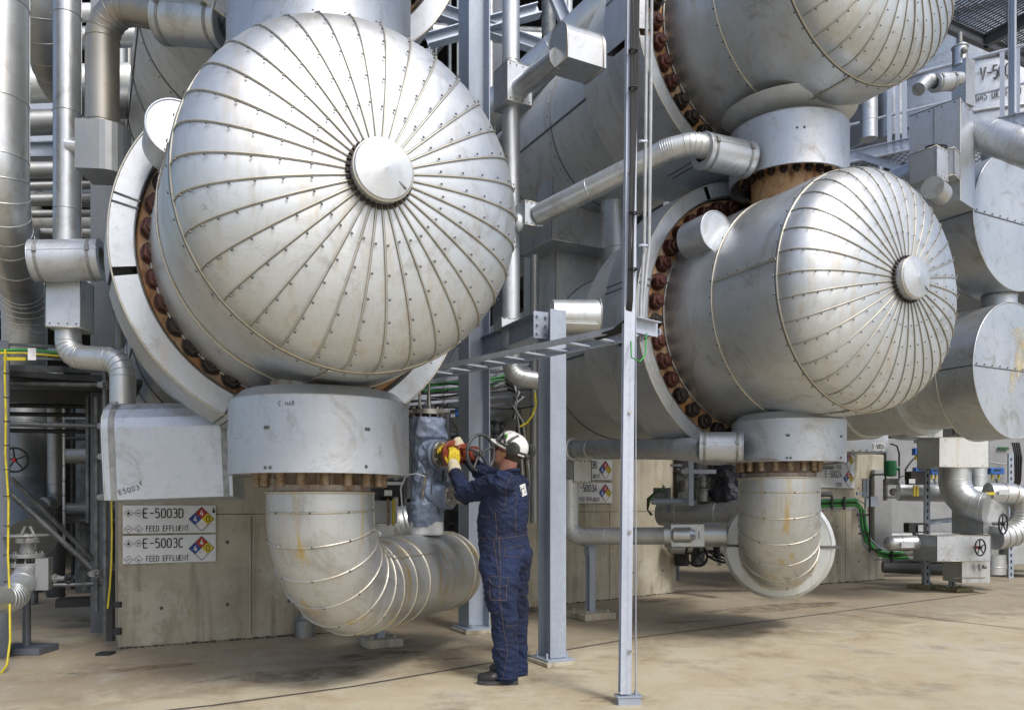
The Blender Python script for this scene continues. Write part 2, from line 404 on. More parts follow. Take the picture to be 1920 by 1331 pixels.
M['green'] = simple('green_cable', (.03, .30, .05), .45); M['yellowhose'] = simple('yellow_hose', (.60, .50, .02), .45)
M['boxblue'] = simple('blue_enclosure', (.02, .13, .45), .4); M['greenpaint'] = simple('green_paint', (.015, .13, .05), .4)
M['panel'] = simple('grey_cabinet', (.36, .38, .39), .5, 0, .15, 3)
M['redknob'] = simple('red_plastic', (.7, .02, .02), .3); M['redoxide'] = simple('red_oxide_paint', (.33, .075, .04), .45, 0, .4, 20)
def quilt(name, col, col2):
    t = NT(name); v = t.n.new('ShaderNodeTexVoronoi'); v.inputs['Scale'].default_value = 14; t.link(t.geo(world=True), v.inputs['Vector'])
    n = t.noise(7, 5, .6, world=True)
    t.base(t.mix(t.ramp(n, [(.35, 0), (.7, 1)]), col, col2)); t.set(0, .42); t.bump(t.math('ADD', v.outputs['Distance'], n), .7, .03); return t.m
M['quilt'] = quilt('blue_grey_insulation_jacket', (.21, .27, .385), (.13, .165, .25))
M['quilt_navy'] = quilt('navy_insulation_jacket', (.022, .028, .05), (.012, .014, .022))

# ---------------------------------------------------------------- stroke lettering
GL = {'E': [[(.55, 1), (0, 1), (0, 0), (.55, 0)], [(0, .52), (.46, .52)]], '-': [[(.04, .5), (.56, .5)]],
 '5': [[(.52, 1), (.05, 1), (.02, .56), (.18, .64), (.38, .62), (.52, .46), (.53, .2), (.4, .03), (.2, -.01), (0, .08)]],
 '0': [[(.27, 1), (.08, .93), (0, .75), (0, .25), (.08, .07), (.27, 0), (.46, .07), (.54, .25), (.54, .75), (.46, .93), (.27, 1)]],
 '3': [[(0, .92), (.16, 1), (.36, 1), (.5, .88), (.5, .66), (.38, .54), (.18, .53)], [(.38, .54), (.53, .42), (.54, .16), (.4, .02), (.16, 0), (0, .07)]],
 'D': [[(0, 0), (0, 1), (.3, 1), (.47, .92), (.54, .72), (.54, .28), (.47, .08), (.3, 0), (0, 0)]],
 'C': [[(.54, .9), (.4, 1), (.18, 1), (.04, .86), (0, .7), (0, .3), (.04, .14), (.18, 0), (.4, 0), (.54, .1)]],
 'F': [[(.52, 1), (0, 1), (0, 0)], [(0, .52), (.43, .52)]], 'U': [[(0, 1), (0, .22), (.1, .03), (.27, 0), (.44, .03), (.54, .22), (.54, 1)]],
 'L': [[(0, 1), (0, 0), (.5, 0)]], 'N': [[(0, 0), (0, 1), (.54, 0), (.54, 1)]], 'T': [[(0, 1), (.56, 1)], [(.28, 1), (.28, 0)]],
 'B': [[(0, 0), (0, 1), (.3, 1), (.46, .9), (.46, .64), (.32, .53), (0, .53)], [(.32, .53), (.53, .42), (.54, .12), (.4, 0), (0, 0)]],
 'A': [[(0, 0), (.28, 1), (.56, 0)], [(.1, .33), (.46, .33)]], '2': [[(.02, .8), (.1, .96), (.27, 1), (.46, .94), (.53, .74), (.42, .5), (0, 0), (.56, 0)]],
 '4': [[(.36, 1), (.05, .3), (.55, .3)], [(.4, .6), (.4, 0)]], '1': [[(.1, .78), (.3, 1), (.3, 0)]],
 'V': [[(0, 1), (.28, 0), (.56, 1)]], 'G': [[(.54, .9), (.4, 1), (.18, 1), (.03, .84), (0, .5), (.03, .16), (.18, 0), (.42, 0), (.54, .1), (.54, .46), (.3, .46)]],
 'S': [[(.52, .9), (.38, 1), (.14, 1), (.02, .86), (.03, .65), (.5, .4), (.54, .16), (.4, 0), (.14, 0), (0, .1)]],
 'O': [[(.27, 1), (.08, .93), (0, .75), (0, .25), (.08, .07), (.27, 0), (.46, .07), (.54, .25), (.54, .75), (.46, .93), (.27, 1)]],
 'I': [[(.1, 1), (.1, 0)]], ' ': [], 'R': [[(0, 0), (0, 1), (.34, 1), (.5, .88), (.5, .62), (.34, .5), (0, .5)], [(.26, .5), (.54, 0)]],
 'M': [[(0, 0), (0, 1), (.3, .35), (.6, 1), (.6, 0)]], 'K': [[(0, 0), (0, 1)], [(.5, 1), (0, .4)], [(.16, .55), (.54, 0)]], '7': [[(0, 1), (.54, 1), (.2, 0)]],
 '9': [[(.5, .6), (.3, .46), (.1, .5), (0, .7), (.06, .92), (.27, 1), (.46, .92), (.52, .7), (.48, .3), (.3, 0)]]}
def ribbon(mb, pts, wd, o, X, Y, lift):
    N = X.cross(Y); n = len(pts); L = []; Rr = []
    ps = [Vector(p) for p in pts]
    closed = (ps[0]-ps[-1]).length < 1e-6
    for i in range(n):
        d0 = (ps[i]-ps[i-1]) if i else ((ps[0]-ps[-2]) if closed else ps[1]-ps[0]); d1 = (ps[i+1]-ps[i]) if i < n-1 else ((ps[1]-ps[0]) if closed else ps[i]-ps[i-1])
        d0 = d0.normalized(); d1 = d1.normalized(); m = (d0+d1)
        m = m.normalized() if m.length > .1 else d0
        k = 1/max(m.dot(d1), .55); q = Vector((-m.y, m.x))*wd/2*k
        L.append(ps[i]+q); Rr.append(ps[i]-q)
    vs = [o+X*p.x+Y*p.y+N*lift for p in L]+[o+X*p.x+Y*p.y+N*lift for p in Rr]
    mb.add(vs, [(n+i, n+i+1, i+1, i) for i in range(n-1)])
def text(mb, s, o, X, Y, h, wd=None, adv=.78, squeeze=1.0, lift=.002, surf=None):
    """surf: optional function (x,y,lift)->world for curved surfaces"""
    x = 0; wd = wd or h*.11; k = 0
    for ch in s:
        for st in GL.get(ch, []):
            pts = [(x+a*h*squeeze, b*h) for a, b in st]; k += 1
            if surf:
                t = MB(); ribbon(t, pts, wd, Vector((0, 0, 0)), Vector((1, 0, 0)), Vector((0, 1, 0)), 0)
                mb.add([surf(v.x, v.y, lift+.0004*(k % 3)) for v in t.v], t.f)
            else: ribbon(mb, pts, wd, o, X, Y, lift+.0004*(k % 3))
        x += (adv if ch not in 'I' else .36)*h*squeeze
    return x
# ================================================================ the ground
g = MB(); g.add([(-150, -200, 0), (160, -200, 0), (160, 120, 0), (-150, 120, 0)], [(0, 1, 2, 3)])
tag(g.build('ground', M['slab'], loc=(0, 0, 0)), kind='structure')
g = MB()
def strip(a, b, wd=.014):
    d = (b-a).normalized(); n = Vector((-d.y, d.x, 0))*wd/2; e = Vector((0, 0, .004)); g.add([a-n+e, b-n+e, b+n+e, a+n+e], [(0, 1, 2, 3)])
jp = [G(60, 1360), G(400, 1322), G(660, 1287), G(1190, 1196), G(1600, 1143), G(1850, 1111)]
for a, b in zip(jp, jp[1:]): strip(a, b, .030)
strip(G(1610, 1143), G(1990, 1212)+Vector((1, 0, 0)), .018)
tag(g.build('slab_joints', M['joint'], loc=(0, 0, 0)), kind='structure')

# rust and oil marks lying on the slab
def floor_mark(px, py, lx, ly, ang, mat, seed):
    c = G(px, py); rr = random.Random(seed); n = 26; vs = []
    for k in range(n):
        a = 2*PI*k/n; q = .65+.35*noise.noise(Vector((math.cos(a)*1.7+seed, math.sin(a)*1.7, seed*.7)))+rr.uniform(-.05, .05); x = math.cos(a)*lx*q; y = math.sin(a)*ly*q
        vs.append(c+Vector((x*math.cos(ang)-y*math.sin(ang), x*math.sin(ang)+y*math.cos(ang), .003)))
    g2.add(vs, [tuple(range(n))])
def markm(name, col):
    t = NT(name); t.base(col); t.set(0, .7); t.link(t.ramp(t.noise(6, 6, .75, world=True), [(.40, 0), (.70, .6)]), t.b.inputs['Alpha']); return t.m
M['rustmark'] = markm('rust_floor_stain', (.20, .095, .035)); M['oilmark'] = markm('oil_floor_stain', (.07, .055, .045)); M['greenmark'] = markm('green_floor_paint', (.07, .13, .09))
g2 = MB()
for q in ((1370, 1178, .28, .05, .3, 'r', 1), (1085, 1255, .16, .03, .2, 'r', 2), (1300, 1165, .5, .10, .4, 'r', 3), (830, 1235, .3, .12, .3, 'r', 4), (1570, 1168, .2, .04, .1, 'r', 5), (1450, 1185, .3, .10, .1, 'r', 6), (300, 1250, .6, .16, .5, 'r', 7), (1150, 1310, .4, .12, .2, 'r', 14)): floor_mark(*q[:5], None, q[6])
tag(g2.build('rust_stains', M['rustmark'], loc=(0, 0, 0)), kind='structure')
g2 = MB()
for q in ((560, 1265, .9, .35, .4, 8), (1440, 1140, 1.6, .5, .5, 9), (900, 1215, .5, .2, .4, 10), (1230, 1125, .9, .3, .5, 11), (700, 1230, .7, .25, .5, 12), (180, 1160, .6, .4, .4, 15)): floor_mark(*q[:5], None, q[5])
for v in g2.v: v.z = .005
tag(g2.build('oil_stains', M['oilmark'], loc=(0, 0, 0)), kind='structure')
g2 = MB(); floor_mark(140, 1262, .22, .06, .1, None, 13); tag(g2.build('green_paint_stain', M['greenmark'], loc=(0, 0, 0)), kind='structure')
# ================================================================ heat exchangers
nut_src = None
def hexnut(r=.072, h=.078):
    mb = MB()
    a = [(math.cos(k*PI/3)*r, math.sin(k*PI/3)*r) for k in range(6)]
    ring = lambda y, q: [Vector((p[0]*q, y, p[1]*q)) for p in a]
    vs = ring(0, 1)+ring(-h*.86, 1)+ring(-h, .86)
    fs = []
    for i in range(6):
        j = (i+1) % 6; fs += [(i, j, 6+j, 6+i), (6+i, 6+j, 12+j, 12+i)]
    fs.append(tuple(range(12, 18))); mb.add(vs, fs)
    mb.cyl((0, -h*.6, 0), (0, -h-.028, 0), r*.56, 14, bev=.007); mb.cyl((0, .004, 0), (0, -.006, 0), r*1.12, 18)
    return mb
def exchanger(label, N, zc, head=True, nut_mat='nut', tl=5.0, stub=None, group='ribbed dished head heat exchangers', Rb=1.015, rb=1.0, Rs=1.0, gores=34, hs_=-.82, nozzle_down=None, cov=None, nuts=38, nut_rng=None, flat=False):
    t = thing('heat_exchanger', label, 'heat exchanger', (N[0], N[1], 0), TH, group)
    O = Vector((N[0], N[1], zc))
    E = lambda s, x=0, z=0: O+V*s+U*x+Z*z
    if head:
        mb = MB(); dep = .40; r0 = .155; npf = 14; n = 2.5
        def prof(q):   # q 0 at boss .. 1 at seam
            r = r0+(Rs-r0)*math.sin(q*PI/2)**.92
            return hs_-dep*max(0, 1-(r/Rs)**n)**(1/n), r
        pf = [prof(i/npf) for i in range(npf+1)]
        for gk in range(gores):
            a0 = 2*PI*gk/gores; tn = .5+R.uniform(-.22, .3); grid = []
            for j in range(5):
                a = a0+2*PI/gores*j/4; bul = .0+.0035*(1-(j/2-1)**2)
                grid.append([E(s-bul*min(1, r/Rs*1.2)*.7, math.cos(a)*(r+bul*.5), math.sin(a)*(r+bul*.5)) for s, r in pf])
            mb.sheet(grid, True, tn, flip=True)
            mb.tube([E(s-.006, math.cos(a0)*(r+.004), math.sin(a0)*(r+.003)) for s, r in pf], .0044, 6, tone=1)
            mb.tube([E(s-.001, math.cos(a0+.006/r)*(r+.001), math.sin(a0+.006/r)*(r+.001)) for s, r in pf], .0034, 4, tone=.07)
            sgn = 1
            for i in range(7):
                q = .14+.84*i/7+R.uniform(-.008, .008); s, r = prof(q); da = .017/r*sgn; a = a0+da
                s2, r2 = prof(q+.01); tang = Vector((s2-s, r2-r)).normalized(); nrm = V*(-abs(tang.y))+(U*math.cos(a)+Z*math.sin(a))*abs(tang.x)
                mb.rivet(E(s-.012, math.cos(a)*(r+.008), math.sin(a)*(r+.008)), nrm, .0078)
        mb.ring(E(hs_), V, Rs+.004, .008, 96, 8, tone=1); mb.ring(E(hs_+.012), V, Rs+.006, .008, 96, 6, tone=0)
        mb.build('dished_head', M['clad_head'], t)
        mb = MB(); sb = hs_-dep
        mb.lathe(E(sb+.05), -V, [(0, .165), (.125, .165), (.137, .157), (.165, 0)], 40, X=U, tone=.6)
        mb.ring(E(sb+.05-.12), V, .165, .007, 40, 6, tone=1)
        mb.box(E(sb-.095, .06, -.045), (.15, .006, .006), U-Z*.7, V, 0)
        mb.build('boss_cap', M['clad_head'], t)
        mb = MB()
        for k in range(gores):
            a = 2*PI*(k+.4)/gores; mb.box(E(sb-.012+R.uniform(-.004, .004), math.cos(a)*.172, math.sin(a)*.172), (.03, .02, .018), U*math.cos(a)+Z*math.sin(a), V)
        mb.ring(E(sb-.004), V, .162, .009, 40, 6); mb.build('boss_trim', M['nut_dark'], t)
    # barrel
    mb = MB(); segs = 72
    mb.lathe(E(hs_), V, [(0, Rs), (.03, Rb), (.72, Rb)], segs, X=U, cap=False, tone=.42)
    mb.lathe(E(hs_+.72), V, [(0, Rb+.004), (.64, Rb+.004), (.66, Rb-.05)], segs, X=U, cap=False, tone=.55)
    mb.ring(E(hs_+.72), V, Rb+.006, .008, 96, 6, tone=1); mb.ring(E(hs_+1.36), V, Rb+.004, .007, 96, 6)
    for s_ in (hs_+.02, hs_+.74, hs_+1.33):
        for k in range(46):
            a = 2*PI*k/46; d = U*math.cos(a)+Z*math.sin(a); mb.rivet(E(s_)+d*(Rb+.005), d, .009)
    for a, s0, s1 in ((PI*.96, hs_, hs_+.7), (PI*.58, hs_+.72, hs_+1.3), (PI*1.45, hs_, hs_+.7)):
        d = U*math.cos(a)+Z*math.sin(a); tt = V.cross(d)
        mb.box(E((s0+s1)/2)+d*(Rb+.006), (abs(s1-s0), .022, .006), V, tt, 1)
        for k in range(6): mb.rivet(E(s0+(s1-s0)*(k+.5)/6)+d*(Rb+.01)+tt*.02, d, .008)
    mb.build('channel_barrel', M['clad_old' if not head else 'clad'], t)
    # flange and nuts
    mb = MB(); mb.lathe(E(.56), V, [(0, .98), (0, rb+.085), (.012, rb+.095), (.22, rb+.095), (.22, 1.0)], 96, X=U, cap=False)
    mb.build('flange', M['rust'], t)
    global nut_src
    for k in range(nuts):
        a = 2*PI*(k+.5)/nuts
        deg = math.degrees(a) % 360
        if nut_rng and not (nut_rng[0] <= deg <= nut_rng[1]): continue
        Mx = Matrix.Translation((math.cos(a)*(rb+R.uniform(-.004, .004)), .558+R.uniform(-.002, .010), zc+math.sin(a)*rb)) @ Matrix.Rotation(R.uniform(0, 1), 4, 'Y') @ Matrix.Diagonal((1, R.uniform(.9, 1.12), 1, 1))
        key = 'nut_dark' if (deg > 222 and deg < 330 or R.random() < .12) else nut_mat
        if key not in NUT:
            mb = hexnut(); mb.v = [WM[t] @ (Mx @ v) for v in mb.v]
            o = mb.build('nut', M[key], t)
            # keep the mesh in its own local space
            inv = Mx.inverted()
            for v in o.data.vertices: v.co = inv @ v.co
            o.matrix_local = Mx; NUT[key] = o
        else: place_copy(NUT[key], t, Mx)
    # flange cover: outer jacket with an annular front
    mb = MB(); ro, ri = rb+(.27 if rb < 1.05 else .24), rb+.10
    gaps = [(-.02, PI*.93), (PI*.945, PI*1.36), (PI*1.372, PI*1.98)]
    for a0, a1 in gaps:
        mb.lathe(E(.50), V, [(.03, ri), (0, ri+.012), (0, ro), (.5, ro+.01), (.52, 1.1)], 40, X=U, cap=False, arc=(a0, a1), tone=.5+R.uniform(-.1, .2))
        for aa in (a0, a1):
            mb.tube([E(.497, math.cos(aa)*ri, math.sin(aa)*ri), E(.497, math.cos(aa)*ro, math.sin(aa)*ro), E(1.0, math.cos(aa)*(ro+.01), math.sin(aa)*(ro+.01))], .007, 6, tone=0)
    mb.ring(E(.5), V, ro, .007, 110, 6, tone=1); mb.ring(E(.5), V, ri+.01, .006, 110, 6, tone=0)
    mb.build('flange_cover', M['clad_pale'], t)
    # shell behind
    mb = MB()
    mb.lathe(E(1.02), V, [(0, 1.20), (.62, 1.20), (.66, 1.02)], 72, X=U, cap=False, tone=.35)
    mb.lathe(E(1.66), V, [(0, .98), (tl, .98)], 64, X=U, cap=False, tone=.45)
    k = 1.0
    while k < tl: mb.ring(E(1.66+k), V, .985, .007, 80, 6, tone=0); k += 1.05
    for kk in range(int(tl/1.05)+1):
        for j in range(40):
            a = 2*PI*j/40; d = U*math.cos(a)+Z*math.sin(a); mb.rivet(E(1.63+1.05*kk+.05)+d*.985, d, .009)
    mb.box(E(1.66+tl/2, -.985*math.cos(.15), -.985*math.sin(.15)), (tl, .02, .01), V, Z, 0)
    mb.build('shell', M['clad_old'], t)
    if stub:
        a, s_ = stub; d = U*math.cos(a)+Z*math.sin(a)
        # lifting lug box: drum standing on the barrel, flat lid facing the same way as the head
        mb = MB(); mb.lathe(E(s_)+d*(Rb+.045), -V, [(-.02, .0), (-.02, .175), (.30, .175), (.30, 0)], 36, X=d, cap=False, tone=.5)
        mb.ring(E(s_)+d*(Rb+.045)-V*.30, V, .175, .007, 36, 6); mb.build('lug_cover', M['clad_pale'], t)
    return t, E
NUT = {}
def nozzle_down(t, E, z_top, covr, z_c1, z_c0, neckr, studs, z_s0, elbow_top):
    """neck, drum shaped flange cover and the studs under it; along -Z from the barrel"""
    O = E(0); c = Vector((O.x, O.y, 0))
    mb = MB(); mb.lathe(c+Z*(z_top+.2), -Z, [(0, neckr), (z_top+.2-z_c1+.02, neckr)], 40, cap=False); mb.build('nozzle_neck', M['neck'], t)
    mb = MB(); h = z_c1-z_c0; cn = c; c = c+Vector((.085 if t is ex2 else 0, 0, 0))
    mb.lathe(c+Z*z_c1, -Z, [(-.015, neckr+.01), (-.012, covr*.86), (.06, covr), (h, covr), (h+.001, covr-.02), (h-.02, covr-.03)], 12 if False else 56, cap=False, tone=.55)
    mb.ring(c+Z*(z_c1-.058), Z, covr, .004, 56, 6)
    for k, (aa, zz) in enumerate(((-.35, .5), (-.32, .5), (-.35, .97), (-.29, .97), (.72, .5), (.75, .5), (.72, .95), (-1.7, .4), (-1.7, .9), (-2.3, .5))):
        a = -PI/2+aa; d = Vector((math.cos(a), math.sin(a), 0)); mb.rivet(c+Z*(z_c1-h*zz*.97)+d*covr, d, .012)
    nc = mb.build('nozzle_cover', M['clad_pale'], t)
    mb = MB()
    def ws(x, y, l): a = -PI/2+.12+x/covr-.4; return Vector((c.x+math.cos(a)*(covr+.0015), c.y+math.sin(a)*(covr+.0015), y))
    if t is ex1: text(mb, 'C MAR', 0, 0, 0, .026, .003, .9, .9, surf=lambda x, y, l: ws(x+.05, y*(1+.1*math.sin(x*90))+z_c1-.13, l)); mb.v and mb.build('marker_note', M['ink'], nc)
    c = cn; mb = MB(); mb.lathe(c+Z*(z_c0+.03), -Z, [(0, covr-.05), (.02, covr-.03)], 48); mb.lathe(c+Z*(z_c0+.03), -Z, [(0, neckr*.82), (z_c0+.03-elbow_top-.02, neckr*.86)], 36, cap=False)
    mb.lathe(c+Z*(elbow_top+.05), -Z, [(0, neckr*.86), (.0, neckr*1.02), (.04, neckr*1.02)], 36, cap=False)
    mb.build('weld_neck', M['neck'], t)
    first = None
    for k in range(studs):
        a = 2*PI*(k+.35)/studs; p = c+Vector((math.cos(a), math.sin(a), 0))*covr*.70
        if first is None:
            mb = MB(); mb.cyl(p+Z*(z_c0+.03), p+Z*(z_c0-.018), .036, 6, .5); mb.cyl(p+Z*(z_c0+.01), p+Z*(z_s0+.01), .029, 14, .5, bev=.004); mb.cyl(p+Z*z_s0, p+Z*(z_s0+.03), .031, 14)
            first = mb.build('stud', M['studs'], t); p0 = p
        else:
            q = WM[t].inverted().to_3x3() @ (p-p0); place_copy(first, t, Matrix.Translation(q))

def elbow(label, N, z_top, r, rb, phi, run, ribs_after, endcap=True, group='large ribbed elbow pipes below the exchangers', top_tilt=0, extra=None):
    t = thing('elbow_pipe', label, 'pipe', (N[0], N[1], z_top-rb-r), 0, group)
    D = Vector((math.cos(phi), math.sin(phi), 0)); c = Vector((N[0], N[1], z_top)); mb = MB()
    zb = z_top-.12; path = [c, c-Z*.06, c-Z*.12]; n = 12
    for k in range(1, n+1):
        a = PI/2*k/n; path.append(c-Z*.12+D*(rb*(1-math.cos(a)))-Z*(rb*math.sin(a)))
    e = path[-1]; path += [e+D*run*.5, e+D*run]
    # gores of the elbow as separate smooth rings, alternate tone
    mb.tube(path, r, 48, cap=True)
    mb.ring(path[0], Z, r, .011, 56, 6, tone=1)
    for k in range(0, n+1, 2):
        i = 2+k; ax = (path[i+1]-path[i-1]).normalized(); mb.ring(path[i], ax, r+.001, .0075, 60, 6, tone=1)
        for j in range(9):
            x, y = perp(ax); a = 2*PI*j/9+.3; d = x*math.cos(a)+y*math.sin(a); mb.rivet(path[i]+d*(r+.007), d, .009)
    for s in ribs_after: mb.ring(e+D*s, D, r+.001, .0085, 60, 6, tone=1)
    # longitudinal lap seam on the inner-right side
    side = D.cross(Z); ln = []
    for i in range(0, len(path)-1):
        ax = (path[min(i+1, len(path)-1)]-path[max(i-1, 0)]).normalized(); up = side.cross(ax).normalized(); up = up if up.dot(D+Z) > 0 else -up
        ln.append(path[i]+(side*.80+up*.60)*(r+.003))
    mb.tube(ln, .006, 5, tone=1); mb.build('cladding', M['clad_elbow'], t)
    mb = MB(); mb.lathe(c+Z*.004, Z, [(0, r-.005), (.004, r*.7)], 48, cap=True); mb.build('top_plate', M['nut_dark'], t)
    return t, D, e, path

N1 = (-1.287, 5.38); N2 = (2.56, 7.42); ZC = 3.09; ZU = 5.85
ex1, E1 = exchanger('huge ribbed heat exchanger head nearest the camera, above the worker', N1, ZC-.01, nut_mat='nut', stub=(PI*.823, .30), nut_rng=(90, 300))
ex2 = None
nozzle_down(ex1, E1, 2.05, .588, 2.03, 1.50, .325, 18, 1.425, 1.385)
ex2 = None
ex2, E2 = exchanger('lower right ribbed heat exchanger over the plain elbow pipe', N2, ZC, rb=1.12, stub=(PI*.80, .32))
nozzle_down(ex2, (lambda s: E2(s)-Vector((.085, 0, 0))), 2.1, .505, 2.12, 1.69, .30, 18, 1.61, 1.545)
ex3, E3 = exchanger('upper right ribbed heat exchanger cut by the top of the photo', N2, ZU, rb=1.12, nut_rng=(120, 330))
ex4, E4 = exchanger('exchanger above the nearest head, only its underside and bolted ring showing', N1, ZU, nut_rng=(180, 360))
for t, E, r_, cr in ((ex3, E3, .33, .53), (ex4, E4, .34, .60)):
    O = E(0); c = Vector((O.x, O.y, 0)); z1 = ZU-1.06+.12
    mb = MB(); mb.lathe(c+Z*z1, -Z, [(0, .60), (.05, .52), (.10, r_+.02)], 44, cap=False, tone=.3); mb.build('nozzle_skirt', M['clad_old'], t)
    mb = MB(); mb.lathe(c+Z*z1, -Z, [(0, r_), (.30, r_)], 40, cap=False); mb.build('nozzle_neck', M['neck'], t)
    mb = MB(); mb.lathe(c+Z*(z1-.13), -Z, [(0, r_+.01), (.0, cr*.84), (.05, cr), (.52 if t is ex3 else .62, cr), (.52 if t is ex3 else .62, cr-.02), (.3, cr-.03)], 56, cap=False, tone=.6)
    mb.ring(c+Z*(z1-.18), Z, cr, .004, 56, 6); mb.rivet(c+Z*(z1-.35)-Vector((.1, cr*.98, 0)), Vector((0, -1, 0)), .012); mb.rivet(c+Z*(z1-.35)-Vector((.04, cr, 0)), Vector((0, -1, 0)), .012)
    mb.build('nozzle_cover', M['clad_pale'], t)
    zf = z1-.66; mb = MB(); mb.lathe(c+Z*(zf+.10), -Z, [(0, .2), (0, .44), (.035, .44), (.035, r_), (.42, r_)], 48, cap=False); mb.build('lower_flange', M['rust'], t)
    first = None
    if t is ex3:
        for k in range(22):
            a = 2*PI*k/22; p = c+Vector((math.cos(a), math.sin(a), 0))*.385
            if first is None:
                mb = MB(); mb.cyl(p+Z*(zf+.07), p+Z*(zf+.012), .037, 6); mb.cyl(p+Z*(zf+.03), p+Z*(zf-.008), .022, 12); first = mb.build('flange_nut', M['nut_dark'], t); p0 = p
            else: place_copy(first, t, Matrix.Translation(WM[t].inverted().to_3x3() @ (p-p0)))
        pass

PHI = math.radians(72)
el1, D1, e1, p1 = elbow('nearest ribbed elbow pipe sweeping down and back beside the worker', N1, 1.385, .352, .56, PHI, 1.62, (.22, .46, 1.46, 1.60))
el2, D2, e2, p2 = elbow('ribbed elbow pipe with yellow stains below the right exchanger', (N2[0]-.085, N2[1]), 1.55, .365, .60, PHI, .9, ())
# big split flange cover behind elbow two
mb = MB(); cc = e2+D2*.32+Z*.05
for a0, a1 in ((.03, PI-.03), (PI+.03, 2*PI-.03)):
    mb.lathe(cc, D2, [(.04, .39), (0, .40), (0, .52), (.035, .555), (.42, .555), (.44, .38)], 40, X=D2.cross(Z), cap=False, arc=(a0, a1), tone=.5)
for sg in (-1, 1): mb.box(cc+D2.cross(Z)*sg*.52-D2*.008, (.2, .012, .02), D2.cross(Z), D2, 0)
mb.ring(cc, D2, .52, .005, 60, 6)
tag(mb.build('flange_cover', M['clad_old'], el2), 'split ring cover behind the elbow')
mb = MB(); mb.cyl(cc+D2*.05, cc+D2*.08, .41, 40); mb.build('pipe_flange', M['nut_dark'], el2)
# yellow drip marks on elbow two
# concrete piers
def pier(label, a, b, th, h, name='concrete_pier', cap=None):
    d = (b-a).normalized(); n = Vector((-d.y, d.x, 0)); c = (a+b)/2+n*th/2+Z*h/2
    L = (b-a).length; mb = MB(); mb.box(c, (L, th, h), d, n, bev=.012)
    o = tag(mb.build(name, M['concrete'], loc=(c.x, c.y, 0)), label, 'concrete pier', 'concrete piers carrying the exchangers'); mb = MB()
    mb.box((a+b)/2-n*.0015+Z*1.22, (L-.05, .003, .007), d, n); mb.box(a+d*L*.52-n*.0015+Z*.62, (.006, .003, 1.15), d, n)
    mb.build('form_joint', M['joint'], o)
    for fx in (.16, .42, .68, .9):
        for z in (.35, .95, 1.6): q = a+d*L*fx+Z*z; m2 = MB(); m2.cyl(q+n*.01, q-n*.003, .017, 12); m2.build('tie_hole', M['joint'], o)
    mb = MB(); 
    for k in range(40): q = a+d*(L*(k+.5)/40)-n*R.uniform(.004, .02); s_ = R.uniform(.006, .03); mb.box(q+Z*s_*.3, (s_*1.6, s_, s_*.7), (d+n*R.uniform(-.6, .6)), None)
    tag(mb.build('edge_debris', M['joint'], o), kind='stuff')
    return o, d, n
pa = G(222, 1216); pb = pa+U*2.25
pier1, pd1, pn1 = pier('stained concrete pier carrying the 5003D and 5003C signs', pa, pb, .9, 2.25)
pc = G(985, 1140); pdd = G(1267, 1111)
pier2, pd2, pn2 = pier('concrete pier behind the steel columns, with the 5003A sign', pc, pdd, .9, 2.35)
pe = G(1500, 1098); pf_ = G(1657, 1086)
pier3, pd3, pn3 = pier('far right concrete pier with green cables down its face', pe, pf_, 1.0, 2.2)
# ================================================================ helpers for runs
def run(name, label, cat, pts, r, mat='clad', bend=None, seam=.9, group=None, line=1.0, parent=None, seg=24, bead=.005):
    mb = MB(); w = [P(*p) if len(p) == 3 and not isinstance(p, Vector) else p for p in pts]
    path = pipe(mb, w, r, bend, seam, seg, line, bead)
    o = mb.build(name, M[mat], parent)
    if parent is None: tag(o, label, cat, group)
    return o, path
def jacket(parent, a, b, r, mat='clad_pale', straps=True, name='jacket', rib=.006):
    a = Vector(a); b = Vector(b); ax = (b-a).normalized(); L = (b-a).length; mb = MB()
    mb.lathe(a, ax, [(0, r*.6), (0, r-.006), (.006, r), (L-.006, r), (L, r-.006), (L, r*.6)], 40, cap=False)
    mb.ring(a+ax*.006, ax, r, rib, 40, 6); mb.ring(b-ax*.006, ax, r, rib, 40, 6)
    x, y = perp(ax); d = (Vector((0, -1, 0))-ax*ax.dot(Vector((0, -1, 0)))).normalized(); d = (d+Z*.3).normalized()
    mb.box((a+b)/2+d*(r+.001), (L, .014, .005), ax, d.cross(ax))
    o = mb.build(name, M[mat], parent)
    if straps:
        for t in (.12, .86):
            m2 = MB(); c = a+ax*L*t; m2.lathe(c-ax*.012, ax, [(0, r), (0, r+.0035), (.024, r+.0035), (.024, r)], 40, cap=False, tone=1)
            m2.box(c+d*(r+.008), (.03, .05, .016), ax, d.cross(ax)); m2.build('strap', M['castgrey'], o)
    return o
def boxcover(parent, c, size, X=None, name='box_cover', mat='clad_pale', bead=True):
    mb = MB(); X = X or U; Y = Z.cross(X); c = Vector(c); mb.box(c, size, X, Y, bev=.006, tone=.5+R.uniform(-.1, .2))
    a, b, h = [q/2 for q in size]
    if bead:
        for sx in (-1, 1):
            for sy in (-1, 1): mb.tube([c+X*a*sx+Y*b*sy-Z*h, c+X*a*sx+Y*b*sy+Z*h], .005, 5, tone=0)
        for sz in (-1, 1): mb.tube([c+X*a*sx+Y*b*sy+Z*h*sz for sx, sy in ((-1, -1), (1, -1), (1, 1), (-1, 1))], .005, 5, closed=True, tone=1)
        for k in range(4):
            mb.rivet(c-Y*b+X*(a*(k-1.5)/2)+Z*h*.86, -Y, .008); mb.rivet(c-Y*b+X*(a*(k-1.5)/2)-Z*h*.86, -Y, .008)
    return mb.build(name, M[mat], parent)
def root(name, label, cat, p, group=None): return thing(name, label, cat, p, 0, group)

